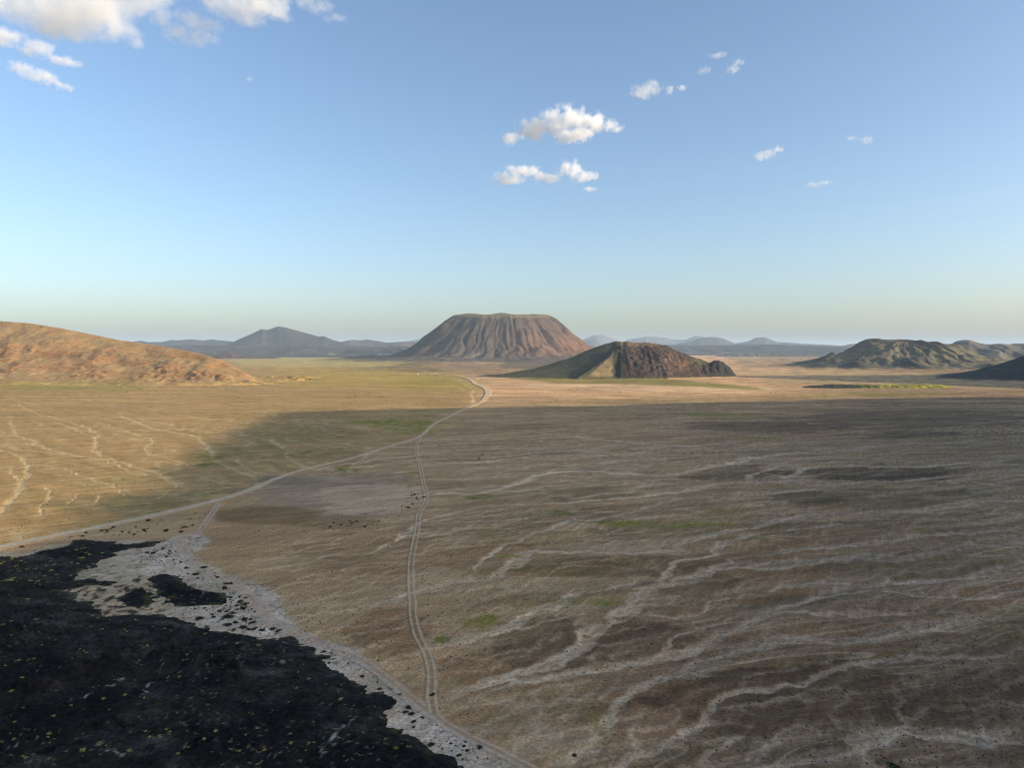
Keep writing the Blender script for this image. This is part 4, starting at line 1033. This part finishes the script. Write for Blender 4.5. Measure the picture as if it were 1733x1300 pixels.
hut(908.5, 639.8, 3.6, 4, 2.8, .1, "right smaller white hut of the pair at the foot of the crater hill")
hut(707, 634.6, 6, 4, 3.0, -.2, "lone white hut beside the far end of the dirt road")

# ------------------------------------------------------------------ clouds: closed puffs of real vapour, above the haze
def cloud(puffs, dist, dens, label, wisp=0.62, lean=(0, 0)):
    """puffs: (px, py, rx, ry) in the photograph, set in the sky at one distance"""
    k = dist / F
    pts = []
    for (x, y, rx, ry) in puffs:
        X, Z = atdist(x, y, dist); pts.append((X, dist + rnd.uniform(-.3, .3) * rx * k, Z, rx * k, ry * k))
    cx0 = sum(p[0] for p in pts) / len(pts); cz0 = sum(p[2] for p in pts) / len(pts)
    V = []; Fs = []
    import bmesh
    bm = bmesh.new()
    for (X, Y, Z, rx, rz) in pts:
        g = bmesh.ops.create_icosphere(bm, subdivisions=3, radius=1.0)
        for v_ in g['verts']: v_.co = Vector((X - cx0 + v_.co.x * rx, Y - dist + v_.co.y * (rx + rz) * .5, Z - cz0 + v_.co.z * rz))
    me = bpy.data.meshes.new("cloud"); bm.to_mesh(me); bm.free()
    m = bpy.data.materials.new("cloud_vapour"); m.use_nodes = True; n = m.node_tree
    for q in list(n.nodes):
        if q.type != 'OUTPUT_MATERIAL': n.nodes.remove(q)
    out = [q for q in n.nodes if q.type == 'OUTPUT_MATERIAL'][0]
    tc = N(n, "ShaderNodeTexCoord"); co = tc.outputs["Object"]
    big = max(max(p[3] for p in pts), 60)
    # ragged domain
    nv = N(n, "ShaderNodeTexNoise"); nv.inputs["Scale"].default_value = 2.6 / big; nv.inputs["Detail"].default_value = 8; nv.inputs["Roughness"].default_value = .66
    n.links.new(co, nv.inputs["Vector"])
    acc = None
    for (X, Y, Z, rx, rz) in pts:
        ry_ = (rx + rz) * .5
        a = N(n, "ShaderNodeVectorMath", operation='SUBTRACT'); a.inputs[1].default_value = (X - cx0, Y - dist, Z - cz0); n.links.new(co, a.inputs[0])
        d = N(n, "ShaderNodeVectorMath", operation='DIVIDE'); d.inputs[1].default_value = (rx, ry_, rz); n.links.new(a.outputs[0], d.inputs[0])
        l = N(n, "ShaderNodeVectorMath", operation='LENGTH'); n.links.new(d.outputs[0], l.inputs[0])
        e = mathn(n, 'SUBTRACT', 1.0, l.outputs["Value"])
        acc = e if acc is None else mathn(n, 'MAXIMUM', acc, e)
    nn = maprange(n, nv.outputs[0], 0.3, 0.7, -wisp, wisp)
    sm = mathn(n, 'ADD', mathn(n, 'SUBTRACT', acc, 0.26), mathn(n, 'MULTIPLY', nn, 1.1))
    fade = maprange(n, acc, 0.0, 0.30, 0, 1)
    de = mathn(n, 'MULTIPLY', mathn(n, 'MULTIPLY', maprange(n, sm, 0.0, 0.6, 0, 1), fade), dens * 0.62)
    pv = N(n, "ShaderNodeVolumePrincipled"); pv.inputs["Color"].default_value = (1, 1, 1, 1); pv.inputs["Anisotropy"].default_value = 0.0
    n.links.new(de, pv.inputs["Density"]); n.links.new(pv.outputs[0], out.inputs["Volume"])
    try: m.cycles.volume_step_rate = 1.0
    except Exception: pass
    me.materials.append(m)
    o = bpy.data.objects.new("cloud", me); COL.objects.link(o); o.location = (cx0, dist, cz0)
    rm = o.modifiers.new("merge", 'REMESH'); rm.mode = 'VOXEL'; rm.voxel_size = max(min(min(p[3], p[4]) for p in pts) * .35, 8)
    o['label'] = label; o['category'] = "cloud"; o['group'] = "clouds in the blue sky"
    return o
cloud([(868,237,26,15),(905,216,40,24),(940,208,40,28),(962,200,38,27),(1000,206,36,24),(1035,211,28,14),(970,230,46,18)], 8000, .020, "largest white cloud above the flat topped mountain")
cloud([(965,282,30,18),(860,302,38,14),(885,289,40,13),(925,299,34,13),(985,302,30,12),(995,320,18,5),(1005,296,14,9)], 9500, .016, "flat broken white cloud nearest above the flat topped mountain")
cloud([(1085,158,28,15),(1102,150,24,16),(1133,154,12,10),(1155,148,14,7)], 7000, .012, "small white cloud to the upper right of the largest one")
cloud([(1240,117,18,10),(1250,103,14,9)], 7000, .010, "small upper right wisp of two touching puffs")
cloud([(1216,92,20,7)], 7000, .010, "thin flat wisp topmost of the small ones on the right")
cloud([(1190,120,18,9)], 7000, .007, "faint wisp left of the two touching puffs")
cloud([(1286,265,16,11),(1302,258,18,11),(1316,252,14,8)], 8500, .013, "small tilted streak of cloud right of centre")
cloud([(1378,312,18,6),(1396,309,16,5)], 9000, .010, "tiny flat cloud lowest on the right")
cloud([(1468,236,16,9),(1440,235,16,6)], 8500, .008, "tiny faint cloud farthest right")
cloud([(-30,62,50,18),(20,68,50,17),(60,82,42,16),(95,97,34,12),(125,107,22,8)], 4600, .017, "slanting white streak of cloud at the left edge")
cloud([(30,112,32,12),(55,122,36,16),(85,136,28,12),(110,148,22,11)], 4300, .02, "small slanting cloud lowest at the left edge")
cloud([(-40,-20,140,60),(70,-10,140,58),(150,20,110,46),(205,55,52,27),(225,72,24,14),(120,40,90,26),(240,0,70,30)], 5600, .0075, "big grey white cloud in the top left corner")
cloud([(300,55,34,20),(335,60,42,22),(355,45,30,16),(320,30,40,20),(275,30,30,24)], 5800, .008, "ragged cloud right of the big corner cloud")
cloud([(390,-8,80,34),(440,5,60,32),(475,22,32,18),(420,25,40,18)], 5600, .009, "white cloud cut by the top edge left of centre")
cloud([(540,12,34,14),(565,26,26,10),(520,0,34,18)], 5800, .006, "thin feathery wisp at the top edge")
cloud([(422,133,8,6)], 6000, .012, "single speck of cloud in the blue below the top clouds")

# ------------------------------------------------------------------ haze
def haze():
    o = boxes("haze", [(-70000, 70000, -9000, 70000, -20, 520)], None) if False else None
    V = [(x, y, z) for z in (-25, 640) for x, y in ((-72000, -72000), (72000, -72000), (72000, 72000), (-72000, 72000))]
    me = bpy.data.meshes.new("haze"); me.from_pydata(V, [], [(0, 3, 2, 1), (4, 5, 6, 7), (0, 1, 5, 4), (1, 2, 6, 5), (2, 3, 7, 6), (3, 0, 4, 7)])
    m = bpy.data.materials.new("haze_air"); m.use_nodes = True; n = m.node_tree
    for q in list(n.nodes):
        if q.type != 'OUTPUT_MATERIAL': n.nodes.remove(q)
    out = [q for q in n.nodes if q.type == 'OUTPUT_MATERIAL'][0]
    pv = N(n, "ShaderNodeVolumePrincipled"); pv.inputs["Color"].default_value = (0.66, 0.83, 1.0, 1); pv.inputs["Density"].default_value = 2.6e-5; pv.inputs["Anisotropy"].default_value = 0.0
    n.links.new(pv.outputs[0], out.inputs["Volume"]); me.materials.append(m)
    h = bpy.data.objects.new("haze", me); COL.objects.link(h); h['kind'] = 'stuff'; h['label'] = "thin blue haze over the desert"
haze()
print("scene built")
